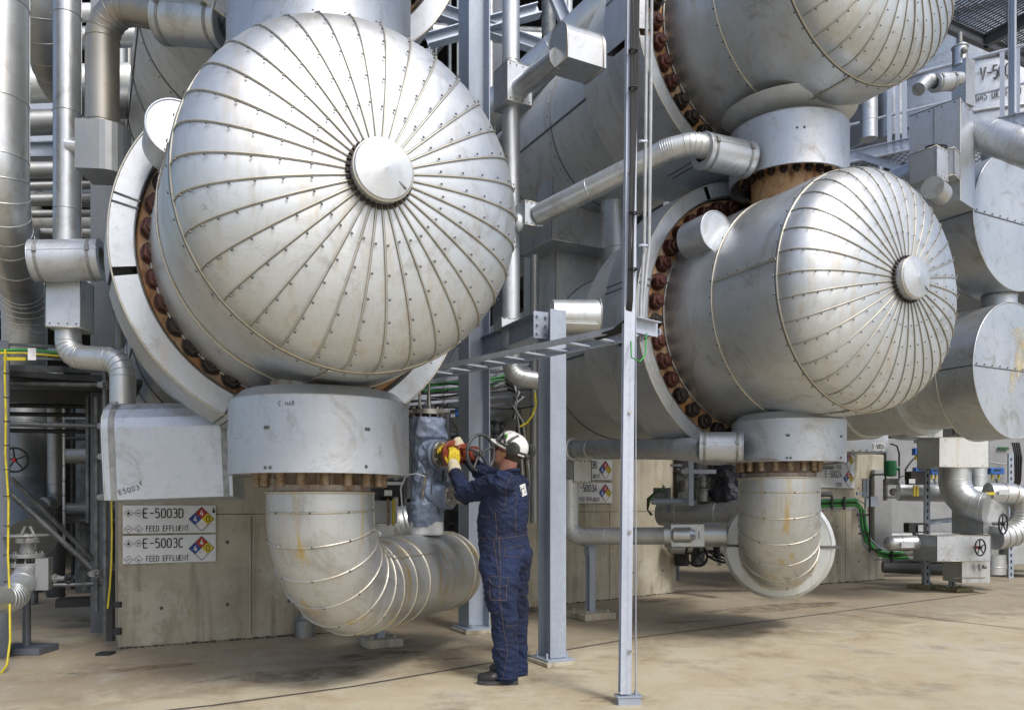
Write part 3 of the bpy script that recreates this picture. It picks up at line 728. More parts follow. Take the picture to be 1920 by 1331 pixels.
# ---------------------------------------------------------------- left cluster
run('vertical_pipe', 'widest vertical silver pipe at the left edge of the photo, bending away lower down', 'pipe',
    [(2, -80, 6.2), (2, 400, 6.2), (46, 560, 7.6), (46, 700, 7.8)], .19, 'clad', .5, .75)
t = root('boxed_pipe', 'slim vertical pipe with a jacketed drum and a square cover near the left edge', 'pipe', ground(130, 6.6))
run('pipe_run', 0, 0, [(126, -60, 6.6), (126, 620, 6.6)], .104, 'clad', parent=t, seam=.8)
jacket(t, P(62, 490, 6.35), P(192, 487, 6.45), .162)
boxcover(t, P(131, 574, 6.6), (.27, .26, .40), Vector((1, .12, 0)).normalized())
run('lower_run', 0, 0, [(128, 600, 6.6), (128, 668, 6.6), (230, 676, 6.5), (230, 770, 6.5)], .098, 'clad', .14, .5, parent=t)
mb = MB(); c = P(152, 275, 6.45); mb.lathe(P(132, 275, 6.55), Vector((1, -.2, 0)), [(0, .09), (.11, .04), (.12, .035)], 4); mb.build('branch_patch', M['clad_pale'], t)
t = root('elbow_pipe', 'weathered pipe dropping from a top elbow into a round ended box, upper left', 'pipe', ground(192, 6.0))
run('pipe_run', 0, 0, [(192, 310, 6.0), (192, 8, 6.0), (305, 26, 5.85), (420, 48, 5.7)], .118, 'clad_brown', .22, .62, parent=t, line=4.6)
jacket(t, P(306, 38, 5.8), P(424, 46, 5.68), .162, 'clad')
mb = MB(); c = P(197, 285, 6.0); pl = [(-.15, -.16), (.02, -.16)]+[(.02+.16*math.sin(a), -.16*math.cos(a)) for a in [PI*k/12 for k in range(1, 12)]]+[(.02, .16), (-.15, .16)]
mb.prism(pl, c-Z*.19, Vector((1, .1, 0)).normalized(), Vector((-.1, 1, 0)).normalized(), Z*.36); 
mb.build('box_cover', M['clad_dark'], t)
run('curved_pipe', 'shaded curved pipe sweeping right behind the slim vertical pipe', 'pipe', [(66, -60, 7.6), (68, 60, 7.6), (120, 190, 8.6), (330, 195, 9.6)], .17, 'clad_dark', .6, .5)
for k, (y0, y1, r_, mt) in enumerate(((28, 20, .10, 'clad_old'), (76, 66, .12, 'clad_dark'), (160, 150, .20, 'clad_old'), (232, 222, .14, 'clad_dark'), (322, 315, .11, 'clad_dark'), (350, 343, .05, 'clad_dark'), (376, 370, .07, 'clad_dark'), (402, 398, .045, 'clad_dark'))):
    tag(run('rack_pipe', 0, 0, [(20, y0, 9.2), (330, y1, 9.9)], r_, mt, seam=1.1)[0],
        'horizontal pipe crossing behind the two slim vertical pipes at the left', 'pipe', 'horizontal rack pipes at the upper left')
mb = MB(); mb.hbeam(P(20, 284, 8.6), P(240, 282, 9.0), Vector((.1, 1, 0)), .12, .17); tag(mb.build('steel_beam', M['galv'], None), 'blue grey steel beam behind the slim vertical pipes', 'steel beam')
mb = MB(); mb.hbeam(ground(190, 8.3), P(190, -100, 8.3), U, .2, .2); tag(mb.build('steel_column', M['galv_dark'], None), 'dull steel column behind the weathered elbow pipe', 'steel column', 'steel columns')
mb = MB(); mb.box(P(70, 245, 11), (1.6, .05, .9), Vector((1, .1, 0))); tag(mb.build('cladding_panel', M['clad_pale'], None), 'pale flat panel behind the upper left pipes', 'panel')

# deck, trays and scaffold on the left
t = root('access_platform', 'dark walkway deck with pale edge rails above the shadowy bay at left', 'platform', ground(100, 7.6))
mb = MB(); a, b = P(-60, 718, 7.0), P(225, 722, 7.9)
mb.box((a+b)/2+V*.9+Z*.05, ((b-a).length+.3, 2.2, .05), U, V); mb.build('deck', M['dark'], t)
for k, (dy, hh) in enumerate(((0, .06), (12, .03), (22, .03), (33, .05))):
    mb = MB(); q0, q1 = P(-60, 690+dy, 6.95+.02*k), P(218, 694+dy, 7.85+.02*k); mb.box((q0+q1)/2, ((q1-q0).length, .02, hh), (q1-q0), None); mb.build('edge_rail', M['galv_dark' if k else 'scaff'], t)
t = root('cable_tray', 'cable tray with yellow and green cables and a paper tag above the left bay', 'cable tray', ground(60, 6.9))
mb = MB(); 
for dy in (644, 656, 668): q0, q1 = P(-30, dy, 6.8), P(216, dy+10, 7.5); mb.box((q0+q1)/2, ((q1-q0).length, .015, .022), (q1-q0), None)
mb.build('tray_rails', M['scaff'], t)
mb = MB(); mb.tube([P(0, 657, 6.75), P(60, 655, 6.8), P(112, 662, 6.9)], .011, 8); mb.build('green_cable', M['green'], t)
mb = MB(); mb.tube([P(0, 662, 6.72), P(40, 662, 6.75), P(120, 668, 6.9)], .010, 8); mb.box(P(28, 673, 6.72), (.18, .02, .028), Vector((1, .05, 0))); mb.build('yellow_cable', M['yellowhose'], t)
mb = MB(); mb.box(P(60, 664, 6.66), (.065, .004, .10), Vector((1, .1, 0))); mb.build('paper_tag', M['chalk'], t)
mb = MB()
for k, y in enumerate((759, 775, 806)): mb.tube([P(-40, y, 8.0), P(200, y+4, 8.6)], .022, 8)
tag(mb.build('dark_rail', M['dark'], None), 'black horizontal rails low under the left walkway deck', 'rails')
def tube_obj(name, pts, r, mat, label=None, cat=None, group=None, seg=10, parent=None):
    mb = MB(); mb.tube([P(*p) if not isinstance(p, Vector) else p for p in pts], r, seg); o = mb.build(name, M[mat], parent)
    return tag(o, label, cat, group) if parent is None else o
for (lab, pts, r_) in (
    ('horizontal scaffold tube just below the left walkway deck', [(-40, 716, 7.15), (196, 722, 7.5)], .024),
    ('horizontal scaffold tube crossing the middle of the left shadowy bay', [(-40, 793, 7.1), (196, 799, 7.45)], .024),
    ('upright scaffold tube beside the white half drum cover', [ground(197, 7.35)+Vector((0, 0, .12)), P(197, 690, 7.35)], .025),
    ('second upright scaffold tube standing left of the concrete pier', [ground(181, 7.6)+Vector((0, 0, .3)), P(181, 745, 7.6)], .024),
    ('upper diagonal scaffold brace in the left bay, the darker one', [(20, 896, 7.5), (182, 1055, 8.1)], .022),
    ('lower diagonal scaffold brace in the left bay, the brighter one', [(14, 920, 7.1), (186, 1078, 7.5)], .025),
    ('lowest horizontal scaffold tube behind the valve at left', [(92, 1097, 7.5), (192, 1094, 7.7)], .022),
    ('short upright tube left of the half drum in the dark bay', [(165, 745, 8.2), (165, 980, 8.2)], .022)):
    tube_obj('scaffold_tube', pts, r_, 'scaff', lab, 'scaffold tube', 'scaffold tubes in the left bay')
for i, (x, y) in enumerate(((197, 722), (197, 799), (197, 856), (197, 932), (181, 1075))):
    mb = MB(); mb.cyl(P(x, y-7, 7.35), P(x, y+7, 7.35), .036, 12); mb.box(P(x-6, y, 7.30), (.05, .06, .05)); mb.cyl(P(x-16, y, 7.3), P(x+4, y, 7.3), .009, 6)
    tag(mb.build('scaffold_clamp', M['castgrey'], None), 'steel clamp fixed on a scaffold tube beside the pier', 'clamp', 'scaffold clamps')
mb = MB(); mb.hbeam(ground(2, 6.9)*1.0, P(2, 640, 6.9), U, .12, .12); tag(mb.build('steel_post', M['galv_dark'], None), 'grey post carrying the yellow hose at the left edge', 'post')
tube_obj('yellow_hose', [(10, 655, 6.7), (9, 700, 6.7), (11, 780, 6.7), (10, 850, 6.7), (16, 940, 6.65), (15, 1040, 6.6), (18, 1110, 6.5), (19, 1200, 6.35), (13, 1246, 6.3), (2, 1262, 6.2)], .009, 'yellowhose', 'yellow hose tied down the post at the left edge', 'hose')
t = root('hose_ties', 'black ties round the yellow hose at the left edge', 'ties', ground(14, 6.6))
for k, y in enumerate((700, 745, 790, 835, 880, 930, 985, 1040, 1090, 1140)):
    mb = MB(); c = P(12, y, 6.62); mb.ring(c, Z, .02, .004, 12, 5); mb.build('tie', M['cable'], t)
tube_obj('yellow_cable', [(209, 935, 7.0), (210, 1000, 7.0), (209, 1050, 7.0), (206, 1100, 7.0), (202, 1140, 7.0)], .008, 'yellowhose', 'thin yellow cable hanging down the left edge of the pier', 'cable')
mb = MB(); mb.box(ground(208, 7.05)+Z*.42, (.05, .05, .62)); mb.box(ground(198, 7.0)+Z*.01, (.12, .12, .02)); mb.box(P(214, 1183, 7.05), (.12, .04, .06)); mb.box(P(214, 1133, 7.05), (.12, .04, .05))
tag(mb.build('bracket_post', M['dark'], None), 'short black bracket post at the foot of the signed pier', 'bracket')
# deep bay vessels
t = root('standing_vessel', 'dim ribbed vessel standing in the left bay behind the braces', 'vessel', ground(50, 9.4))
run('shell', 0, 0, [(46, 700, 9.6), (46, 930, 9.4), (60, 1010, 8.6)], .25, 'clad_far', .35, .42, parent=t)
handwheel(t, P(27, 862, 8.7), Vector((.3, -1, 0)), .13, .012, M['black']); mb = MB(); mb.ball(P(27, 862, 8.68), .022); mb.build('red_hub', M['redknob'], t)
run('rack_pipe', 'slender ringed pipe with a bottom elbow inside the left bay', 'pipe', [(103, 690, 9.3), (103, 942, 9.3), (80, 946, 9.0)], .082, 'clad_dark', .12, .3)
mb = MB()
for k in range(9): mb.box(P(120, 775+k*28, 9.1), (.022, .02, .16), tone=.5)
tag(mb.build('level_staff', M['white'], None), 'striped white and green level staff in the dark left bay', 'level staff')
# valve low at left
t = root('gate_valve', 'gate valve with a flat handwheel on an elbow pipe at the lower left', 'valve', ground(50, 7.6))
run('elbow', 0, 0, [(-40, 1124, 6.3), (25, 1122, 6.6), (52, 1075, 6.9)], .105, 'clad', .16, .3, parent=t)
mb = MB(); c = P(52, 1052, 6.95)
flange(mb, c-Z*.03, Z, .145, .035); flange(mb, c+Z*.05, Z, .135, .035); mb.cyl(c+Z*.07, c+Z*.16, .07, 16); mb.cyl(c+Z*.16, c+Z*.2, .095, 16)
mb.cyl(c+Z*.2, c+Z*.235, .02, 8)
for sx in (-1, 1): mb.tube([c+Vector((sx*.06, 0, .1)), c+Vector((sx*.07, 0, .2)), c+Vector((sx*.02, 0, .3))], .014, 6)
mb.build('body', M['castgrey'], t); handwheel(t, P(50, 1004, 6.95)+Z*.0, Z, .165, .012, M['castgrey'])
mb = MB(); mb.box(P(83, 1075, 6.9), (.10, .16, .27), Vector((1, .3, 0))); mb.build('insulation_box', M['clad_dark'], t)
mb = MB(); mb.cyl(ground(50, 7.1)+Z*.05, P(50, 1090, 7.1), .035, 10); mb.box(ground(50, 7.1)+Z*.03, (.4, .3, .06), bev=.004); mb.build('stand', M['galv_dark'], t)
t = root('small_valve', 'small valve with a tiny black wheel just right of the left gate valve', 'valve', ground(118, 6.9)+Z*.5)
mb = MB(); c = P(110, 1084, 6.95); mb.cyl(c-Vector((.07, 0, 0)), c+Vector((.07, 0, 0)), .022, 10); mb.cyl(c+Vector((.0, 0, 0)), c+Vector((.085, -.02, 0)), .012, 8); flange(mb, c-Vector((.03, 0, 0)), Vector((1, 0, 0)), .04, .012, 4, .005); mb.build('body', M['castgrey'], t)
handwheel(t, P(129, 1084, 6.92), Vector((1, -.2, 0)), .045, .006, M['black'], 3)
mb = MB(); mb.box(P(155, 1128, 8.5), (.5, .3, .07), U); mb.box(P(155, 1128, 8.5)+Z*.04, (.44, .24, .02), U); tag(mb.build('steel_plinth', M['dark'], None), 'low dark plinth on the floor inside the left bay', 'plinth')
# half drum cover over the pier
t = root('half_drum_cover', 'white half drum cover with black handwriting, above the pier signs', 'insulation cover', P(318, 942, 6.3))
X = Vector((1, .12, 0)).normalized(); Y = Z.cross(X); o = P(205, 938, 6.05); mb = MB(); wd = .93; H = .76
tilt = Z+X*.02-Y*.0; dp = .42
prof = [(0, 0), (0, H*.72), (.02, H*.82), (.07, H*.91), (.16, H*.975), (.27, H), (dp, H*.985), (dp, -.02)]
Xs = (X-Z*.0).normalized()
mb.prism([(p[0], p[1]) for p in prof], o+X*-.03, Y, (Z-X*.045).normalized(), X*wd+Z*.035)
b = mb.build('drum', M['clad_pale'], t)
for k, tt in enumerate((.045, .93)):
    mb = MB(); Zt = (Z-X*.045).normalized(); o2 = o+X*(-.03+wd*tt)+Z*(.035*tt); 
    mb.sheet([[o2+X*dx+Y*(p[0]-.0)+Zt*p[1]+(-Y*.004 if i < 3 else Zt*.004-Y*.003) for i, p in enumerate(prof[:7])] for dx in (0, .045)], False, .4); 
    mb.box(o2+X*.022+Y*.1+Zt*(H*.965+.015), (.045, .03, .018), X, Y); mb.build('strap', M['castgrey'], b)
mb = MB()
for k in range(2):
    oo = o+X*(-.03+(-.004 if k == 0 else wd+.004))+Z*(.035*k)
    mb.tube([oo+Y*p[0]+(Z-X*.045).normalized()*p[1] for p in prof[:7]], .006, 5)
mb.build('rim', M['clad'], t)
mb = MB(); hx = (X+Z*.28).normalized(); hz = (Z-X*.28).normalized(); text(mb, 'E5003', o+X*.075+Z*.045-Y*.002, hx, hz, .034, .0045, .95); text(mb, 'E', o+X*.075+Z*.045+hx*.165+hz*.03-Y*.002, hx, hz, .024, .0035); mb.build('handwriting', M['ink'], t)
# signs
def sign(label, o, X, code, sub, nums, wd=.80, ht=.257, arrow=False, left=True):
    t = root('equipment_sign', label, 'sign', o, 'equipment signs on the piers'); Nn = X.cross(Z)
    mb = MB(); mb.box(o+X*wd/2+Z*ht/2-Nn*-.006, (wd, .008, ht), X, bev=0); mb.build('board', M['white'], t)
    f = o+Nn*.012; s = ht/.257; mb = MB()
    text(mb, code, f+X*.172*s+Z*.143*s, X, Z, .083*s, .0105*s, .82 if len(code) > 5 else .8, .74)
    text(mb, sub, f+X*(.195 if len(sub) > 6 else .40)*s+Z*.02*s, X, Z, .048*s, .0062*s, .78, .76)
    if left:
        for (cx, cy) in ((.047, .185), (.13, .187), (.047, .04), (.13, .041)):
            ribbon(mb, [(cx-.036, cy), (cx, cy+.034), (cx+.036, cy), (cx, cy-.034), (cx-.036, cy)], .0035, f, X, Z, .002)
        fl = [(.036, .172), (.034, .186), (.042, .192), (.046, .205), (.054, .192), (.060, .184), (.056, .172)]
        mb.add([f+X*a+Z*b+Nn*.0024 for a, b in fl], [tuple(range(7))])
        for q in ((.033, .034, .061, .047), (.118, .05, .13, .032), (.124, .028, .142, .034), (.117, .192, .143, .182), (.117, .182, .143, .192)): ribbon(mb, [(q[0], q[1]), (q[2], q[3])], .006, f, X, Z, .0026)
    if arrow: mb.add([f+X*a+Z*b+Nn*.002 for a, b in ((wd-.034, ht-.07), (wd-.004, ht-.07), (wd-.018, ht-.012))], [(0, 1, 2)])
    cx, cy, q = wd-.128*s, .129*s, .112*s
    ribbon(mb, [(cx-q, cy), (cx, cy+q), (cx+q, cy), (cx, cy-q), (cx-q, cy)], .005*s, f, X, Z, .0045); mb.build('lettering', M['ink'], t)
    h = q/2
    for (dx, dy, mt) in ((0, h, 'red'), (-h, 0, 'blue'), (h, 0, 'yellow'), (0, -h, 'chalk')):
        mb = MB(); mb.add([f+X*(cx+dx+a)+Z*(cy+dy+b)+Nn*.002 for a, b in ((-h, 0), (0, -h), (h, 0), (0, h))], [(0, 1, 2, 3)]); mb.build('diamond_field', M[mt], t)
    mb = MB(); text(mb, nums[1], f+X*(cx-.014*s)+Z*(cy+h-.026*s), X, Z, .052*s, .0085*s, lift=.004); text(mb, nums[0], f+X*(cx-h-.014*s)+Z*(cy-.026*s), X, Z, .052*s, .0085*s, lift=.004); mb.build('white_numerals', M['chalk'], t)
    mb = MB(); text(mb, nums[2], f+X*(cx+h-.014*s)+Z*(cy-.026*s), X, Z, .052*s, .0075*s, lift=.004); mb.build('black_numeral', M['ink'], t)
def pier_pt(px, py, base_px, base_py, d, n):     # point of the pier face under a pixel
    g0 = G(base_px, base_py); k = Vector(((px-CX)/FPX, 1, (HY-py)/FPX)); c0 = Vector((0, 0, CAMZ)); tt = (g0-c0).dot(n)/k.dot(n); return c0+k*tt
o = pier_pt(230, 1000, 222, 1216, pd1, pn1)-pn1*.012
sign('sign reading E-5003D FEED EFFLUENT on the left pier', o+Z*.0, pd1, 'E-5003D', 'FEED EFFLUENT', '440', arrow=True)
o = pier_pt(230, 1057, 222, 1216, pd1, pn1)-pn1*.012
sign('sign reading E-5003C FEED EFFLUENT on the left pier', o, pd1, 'E-5003C', 'FEED EFFLUENT', '440')
o = pier_pt(1146, 900, 985, 1140, pd2, pn2)-pn2*.012-pd2*.86
sign('half hidden sign ending 3B on the middle pier', o, pd2, 'E-5003B', 'FEED EFFLUENT', '440', .86, .28)
o = pier_pt(1146, 943, 985, 1140, pd2, pn2)-pn2*.012-pd2*.86
sign('half hidden sign ending 5003A on the middle pier', o, pd2, 'E-5003A', 'FEED EFFLUENT', '440', .86, .28)
o = pier_pt(1600, 882, 1500, 1098, pd3, pn3)-pn3*.012-pd3*.98
sign('sign ending FEED with its upper part hidden on the right pier', o, pd3, 'E-5002B', 'FEED', '120', .98, .32, True, False)
o = pier_pt(1600, 915, 1500, 1098, pd3, pn3)-pn3*.012-pd3*.98
sign('sign reading E-5002A FEED on the right pier', o, pd3, 'E-5002A', 'FEED', '120', .98, .32, False, False)

# ---------------------------------------------------------------- centre: columns, beam, ladder, pole
def column(label, g0, h, side, w, hh, mat='galv'):
    t = thing('steel_column', label, 'steel column', g0, 0, 'steel columns'); mb = MB(); mb.hbeam(g0+Z*.06, g0+Z*h, side, w, hh, .012, .009); mb.build('shaft', M[mat], t)
    mb = MB(); mb.box(g0+Z*.045, (w+.1, hh+.1, .02), side, bev=.002)
    for sx in (-1, 1):
        for sy in (-1, 1): q = g0+side*(w/2+.02)*sx+Z.cross(side)*(hh/2-.02)*sy; mb.cyl(q+Z*.05, q+Z*.10, .012, 6)
    mb.build('base_plate', M['galv'], t); mb = MB(); mb.box(g0+Z*.018, (w+.13, hh+.13, .036), side, bev=.004); mb.build('grout_pad', M['concrete'], t); return t
c1 = ground(1035, 6.62); c2 = ground(889, 8.3)
t = column('nearer steel column just right of the worker, ending at the cross beam', c1, 2.90, U, .15, .20)
column('tall farther steel column behind the worker, rising out of the photo', c2, 9.0, V, .26, .24)
mb = MB(); a = Vector((c1.x, c1.y, 2.79))-U*.09; b = Vector((c2.x, c2.y, 2.96))+U*.14; mb.hbeam(a+V*.05, b, U, .13, .20, .01, .007)
t = root('cross_beam', 'galvanised cross beam bolted between the two steel columns', 'steel beam', (a+b)/2); mb.build('beam', M['galv'], t)
mb = MB(); mb.box(a+V*.03, (.14, .01, .22), U, V)
for sx in (-1, 1):
    for k in (-1, 0, 1): q = a+V*.025+U*.04*sx+Z*.07*k; mb.cyl(q, q-V*.02, .012, 6)
mb.build('end_plate', M['galv'], t)
mb = MB(); mb.lathe(P(1035, 595, 6.95), Vector((1, .12, .03)), [(0, .02), (0, .15), (.40, .15), (.41, .14), (.41, .02)], 36, cap=False); mb.ring(P(1122, 592, 7.0), Vector((1, .1, 0)), .15, .005); mb.box(P(1078, 606, 6.82), (.40, .01, .008), Vector((1, .12, 0)))
tag(mb.build('drum_cover', M['clad'], None), 'small silver drum behind the top of the nearer steel column', 'insulation cover')
# cable ladder
t = root('cable_ladder', 'bright cable ladder running from the thin post back past both columns', 'cable ladder', P(980, 655, 6.2))
LA = Vector((.80, 5.34, 2.50)); LB = Vector((-.95, 7.40, 2.52)); d = (LB-LA).normalized(); n = Vector((-d.y, d.x, 0))
for sg in (0, 1):
    mb = MB(); mb.channel(LA-n*.30*sg, LB-n*.30*sg, Z, .042, .022 if sg == 0 else -.022, .004); mb.build('side_rail', M['galv_light'], t)
L = (LB-LA).length; k = .18
while k < L-.05:
    mb = MB(); mb.channel(LA+d*k-Z*.012-n*.002, LA+d*k-n*.298-Z*.012, d, .045, .014, .003); mb.build('rung', M['galv_light'], t); k += .25
mb = MB(); mb.box(LA-n*.1-d*.02, (.004, .28, .09), d, n); mb.box(LA-n*.1+Z*.045-d*.03, (.08, .24, .006), d, n); mb.build('bracket', M['galv_light'], t)
# pole
pg = ground(1178, 5.26); t = thing('strut_post', 'thin galvanised strut post with cables, nearest the camera', 'post', pg)
xw = Vector((1, .1, 0)).normalized(); yw = Z.cross(xw); ph = 4.9
mb = MB(); c0 = pg+Z*.07
mb.channel(c0-xw*.022, c0-xw*.022+Z*ph+Vector((.05, 0, 0)), yw, .066, -.034, .004); mb.channel(c0-xw*.018, c0-xw*.018+Z*ph+Vector((.05, 0, 0)), yw, .066, .042, .004)
mb.box(c0+xw*.024+Z*ph/2+Vector((.025, 0, 0)), (.004, .020, ph), xw, yw)
mb.build('strut', M['galv_light'], t)
mb = MB(); mb.box(pg+Z*.055+xw*.0, (.17, .10, .008), xw); mb.box(pg+Z*.0, (.15, .085, .1), xw); 
mb.cyl(pg+xw*-.04+Z*.06, pg+xw*-.04+Z*.11, .012, 6); mb.cyl(pg+xw*.05+Z*.06, pg+xw*.05+Z*.085, .012, 6); mb.build('foot_plate', M['galv'], t)
mb = MB()
for k in range(6):
    z = .35+k*.78; mb.cyl(pg+Z*z-yw*.042, pg+Z*z-yw*.048, .012, 8)
mb.build('bolt_heads', M['steel'], t)
cab = root('cable_bundle', 'black cable bundle tied down the thin strut post', 'cables', P(1172, 625, 5.2))
for k in range(6):
    x0 = 1183+k*2.6; pts = [P(x0+2, -30, 5.20), P(x0, 150, 5.2), P(1183+k*1.5, 300, 5.2), P(1180+k*1.2+R.uniform(-2, 2), 450, 5.19), P(1178+k*1.5, 560, 5.2), P(1172+k*2, 600, 5.25), P(1150+k*3, 618+k, 5.4), P(1110+k*2, 632+k, 5.7)]
    mb = MB(); mb.tube(pts, .0065, 6); mb.build('cable', M['cable'], cab)
for y in (96, 166, 400, 505):
    mb = MB(); mb.ring(P(1187, y, 5.2), Z, .026, .006, 14, 6); mb.build('tie', M['cable'], cab)
for k, x in enumerate((1210, 1219)):
    mb = MB(); mb.tube([P(x+3, -30, 5.5), P(x, 300, 5.5), P(x-2, 460, 5.5), P(x-8-4*k, 560, 5.5), P(x-10-6*k, 640, 5.45)], .012, 8)
    tag(mb.build('conduit', M['greycable'], None), ('left' if k == 0 else 'right')+' pale grey conduit hanging just right of the thin strut post', 'conduit')
for k, y in enumerate((265, 460)):
    mb = MB(); mb.box(P(1206, y, 5.46), (.06, .015, .012), xw); mb.cyl(P(1200, y, 5.36), P(1200, y, 5.34), .01, 6); tag(mb.build('cleat', M['galv_light'], None), 'small steel cleat joining the conduits to the thin strut post', 'cleat', 'conduit cleats')
tube_obj('earth_cable', [(1183, 640, 5.2), (1184, 670, 5.15), (1200, 678, 5.15), (1210, 665, 5.2), (1212, 625, 5.3)], .005, 'green', 'small green loop of earth cable on the thin strut post', 'cable')
# tee'd vertical pipe and its branches
t = root('branched_pipe', 'slim vertical pipe right of the great head with two boxed branches', 'pipe', ground(958, 7.6))
run('riser', 0, 0, [(958, -40, 7.6), (958, 706, 7.6), (1050, 720, 7.6)], .083, 'clad', .14, 1.6, parent=t)
boxcover(t, P(962, 168, 7.6), (.27, .26, .37), Vector((1, .55, 0)).normalized()); boxcover(t, P(990, 408, 7.55), (.20, .22, .22), Vector((1, .55, 0)).normalized())
boxcover(t, P(955, 610, 7.6), (.22, .22, .09), Vector((1, .3, 0)).normalized())
run('upper_branch', 0, 0, [(975, 165, 7.5), (1046, 110, 7.0)], .092, 'clad', parent=t, seam=2)
mb = MB(); X = U; o = P(1046, 86, 6.95); Y = Z.cross(X).normalized(); W_ = X.cross(Y)
pl = [(.155*math.cos(a), .03+.155*math.sin(a)) for a in [PI*k/12 for k in range(13)]]+[(-.155, -.17), (.155, -.17)]; pl = [(p[0], p[1]) for p in pl]
mb.prism(pl, o, Y, W_, X*.40); pl2 = [o+Y*p[0]*1.02+W_*p[1]*1.02 for p in pl]
for q in (.0, .37): mb.tube([p+X*q for p in pl2], .006, 5, closed=True, tone=1)
mb.build('branch_cover', M['clad'], t)
mb = MB(); mb.ball(P(972, 418, 7.45), .06, sc=(1, 1, 1.5)); mb.build('elbow_stub', M['clad_pale'], t)
t = root('branch_pipe', 'long slanting pipe rising from the boxed branch to the upper right nozzle', 'pipe', P(1200, 320, 7))
run('pipe_run', 0, 0, [(1006, 405, 7.5), (1252, 282, 6.9), (1305, 268, 6.85), (1345, 288, 6.95)], .098, 'clad', .25, 1.1, parent=t, line=1.5)
jacket(t, P(1316, 283, 6.9), P(1402, 300, 7.1), .152)
t = root('drain_pipe', 'pipe loop running from the lower right nozzle to a drop beside the signed pier', 'pipe', P(1100, 1000, 9.1))
run('upper_run', 0, 0, [(1070, 842, 9.2), (1280, 842, 7.6)], .104, 'clad', seam=.8, parent=t)
run('bright_bend', 0, 0, [(1276, 842, 7.55), (1320, 842, 7.3)], .108, 'clad_pale', seam=2, parent=t)
jacket(t, P(1312, 838, 7.25), P(1394, 838, 7.15), .135)
mb = MB(); mb.ring(P(1074, 842, 9.1), Vector((1, -1, 0)), .115, .02, 24, 8); mb.build('collar', M['clad_old'], t)
boxcover(t, P(1083, 884, 9.25), (.24, .22, .26), Vector((1, .5, 0)).normalized(), mat='clad_old')
run('lower_run', 0, 0, [(1069, 900, 9.2), (1069, 1005, 9.2), (1260, 1004, 8.7)], .096, 'clad_old', .13, .6, parent=t)
mb = MB(); a, b = P(1246, 1003, 8.6), P(1362, 1002, 8.45); ax = (b-a).normalized()
mb.cyl(a, b, .128, 28); mb.ring(a+ax*.36, ax, .13, .008, 28); mb.box(a+ax*.22-Vector((0, .11, 0)), (.34, .04, .26), ax, bev=.015); 
mb.lathe(P(1258, 1003, 8.44), ax, [(0, .04), (.03, .08), (.2, .08), (.25, .04)], 20); mb.build('tee_cover', M['clad'], t)
t = root('pipe_stand', 'grey pipe stand on a square pad in front of the middle pier', 'pipe support', ground(1107, 9.2))
g0 = ground(1107, 9.25); mb = MB(); mb.hbeam(g0+Z*.08, g0+Z*.84, U, .08, .09, .008, .006); mb.box(g0+Z*.85, (.22, .16, .02), U); mb.box(g0+Z*.78, (.10, .10, .1), U); mb.build('post', M['galv'], t)
mb = MB(); mb.box(g0+Z*.04, (.42, .42, .08), U, bev=.01)
for sx in (-1, 1):
    for sy in (-1, 1): q = g0+U*.14*sx+V*.14*sy+Z*.08; mb.cyl(q, q+Z*.03, .016, 6)
mb.build('pad', M['concrete'], t)
t = root('pipe_stand', 'short pipe stand on a square pad under the nearest elbow pipe', 'pipe support', ground(712, 7.35))
g0 = ground(712, 7.45); mb = MB(); mb.box(g0+Z*.04, (.34, .34, .08), U, bev=.01)
for sx in (-1, 1):
    for sy in (-1, 1): q = g0+U*.11*sx+V*.11*sy+Z*.08; mb.cyl(q, q+Z*.03, .014, 6)
mb.build('pad', M['concrete'], t); mb = MB(); mb.hbeam(g0+Z*.08, g0+Z*.5, U, .07, .08, .008, .006); mb.build('post', M['galv'], t)
mb = MB(); g0 = ground(571, 7.95); mb.lathe(g0, Z, [(0, .10), (.16, .10), (.19, .055), (.30, .055), (.30, .06), (.315, .06), (.315, .03)], 24); tag(mb.build('capped_stub', M['clad_dark'], None), 'small capped pipe stub on the floor by the left pier', 'pipe stub')
t = root('floor_cables', 'black and green cables bending over the floor behind the nearest elbow', 'cables', G(620, 1190))
for k in range(5):
    mb = MB(); mb.tube([P(585+k*3, 1150-k, 8.3), P(590+k*3, 1178-k*2, 8.3), P(615, 1194-k*3, 8.3), P(660, 1190-k*3, 8.5), P(720, 1180-k*3, 8.8)], .012, 7); mb.build('cable', M['green' if k == 2 else 'cable'], t)
# insulated riser with valves
M['wheelgrey'] = simple('dark_grey_handwheel', (.10, .105, .11), .5, .3, .3, 20)
rv = root('insulated_riser', 'quilted blue grey valve riser standing on the nearest elbow pipe', 'valve assembly', P(804, 985, 6.9))
rc = P(800, 900, 6.9); zb, zt = 1.12, 2.05
path_r = []
mb = MB(); pr = []; n = 60
for i in range(n+1):
    z = zb+(zt-zb)*i/n
    f = (z-zb)/(zt-zb); base = .165 if f < .16 else .17-.03*math.sin(min(1, (f-.16)/.2)*PI/2)
    if f > .80: base = .178
    if f < .22: base = .150+.03*math.sin(f/.22*PI/2)
    pr.append((z, base))
grid = []
for i, (z, r0) in enumerate(pr):
    row = []
    for k in range(49):
        a = 2*PI*k/48; q = noise.noise(Vector((math.cos(a)*1.6, math.sin(a)*1.6, z*5)))*.034+abs(noise.noise(Vector((math.cos(a)*3, math.sin(a)*3, z*11))))*-.034
        row.append(Vector((rc.x+math.cos(a)*(r0+q), rc.y+math.sin(a)*(r0+q), z)))
    grid.append(row)
mb.sheet(grid, True, flip=False); mb.add(grid[-1][:-1], [tuple(range(48))]); mb.build('insulation_jacket', M['quilt'], rv)
mb = MB()
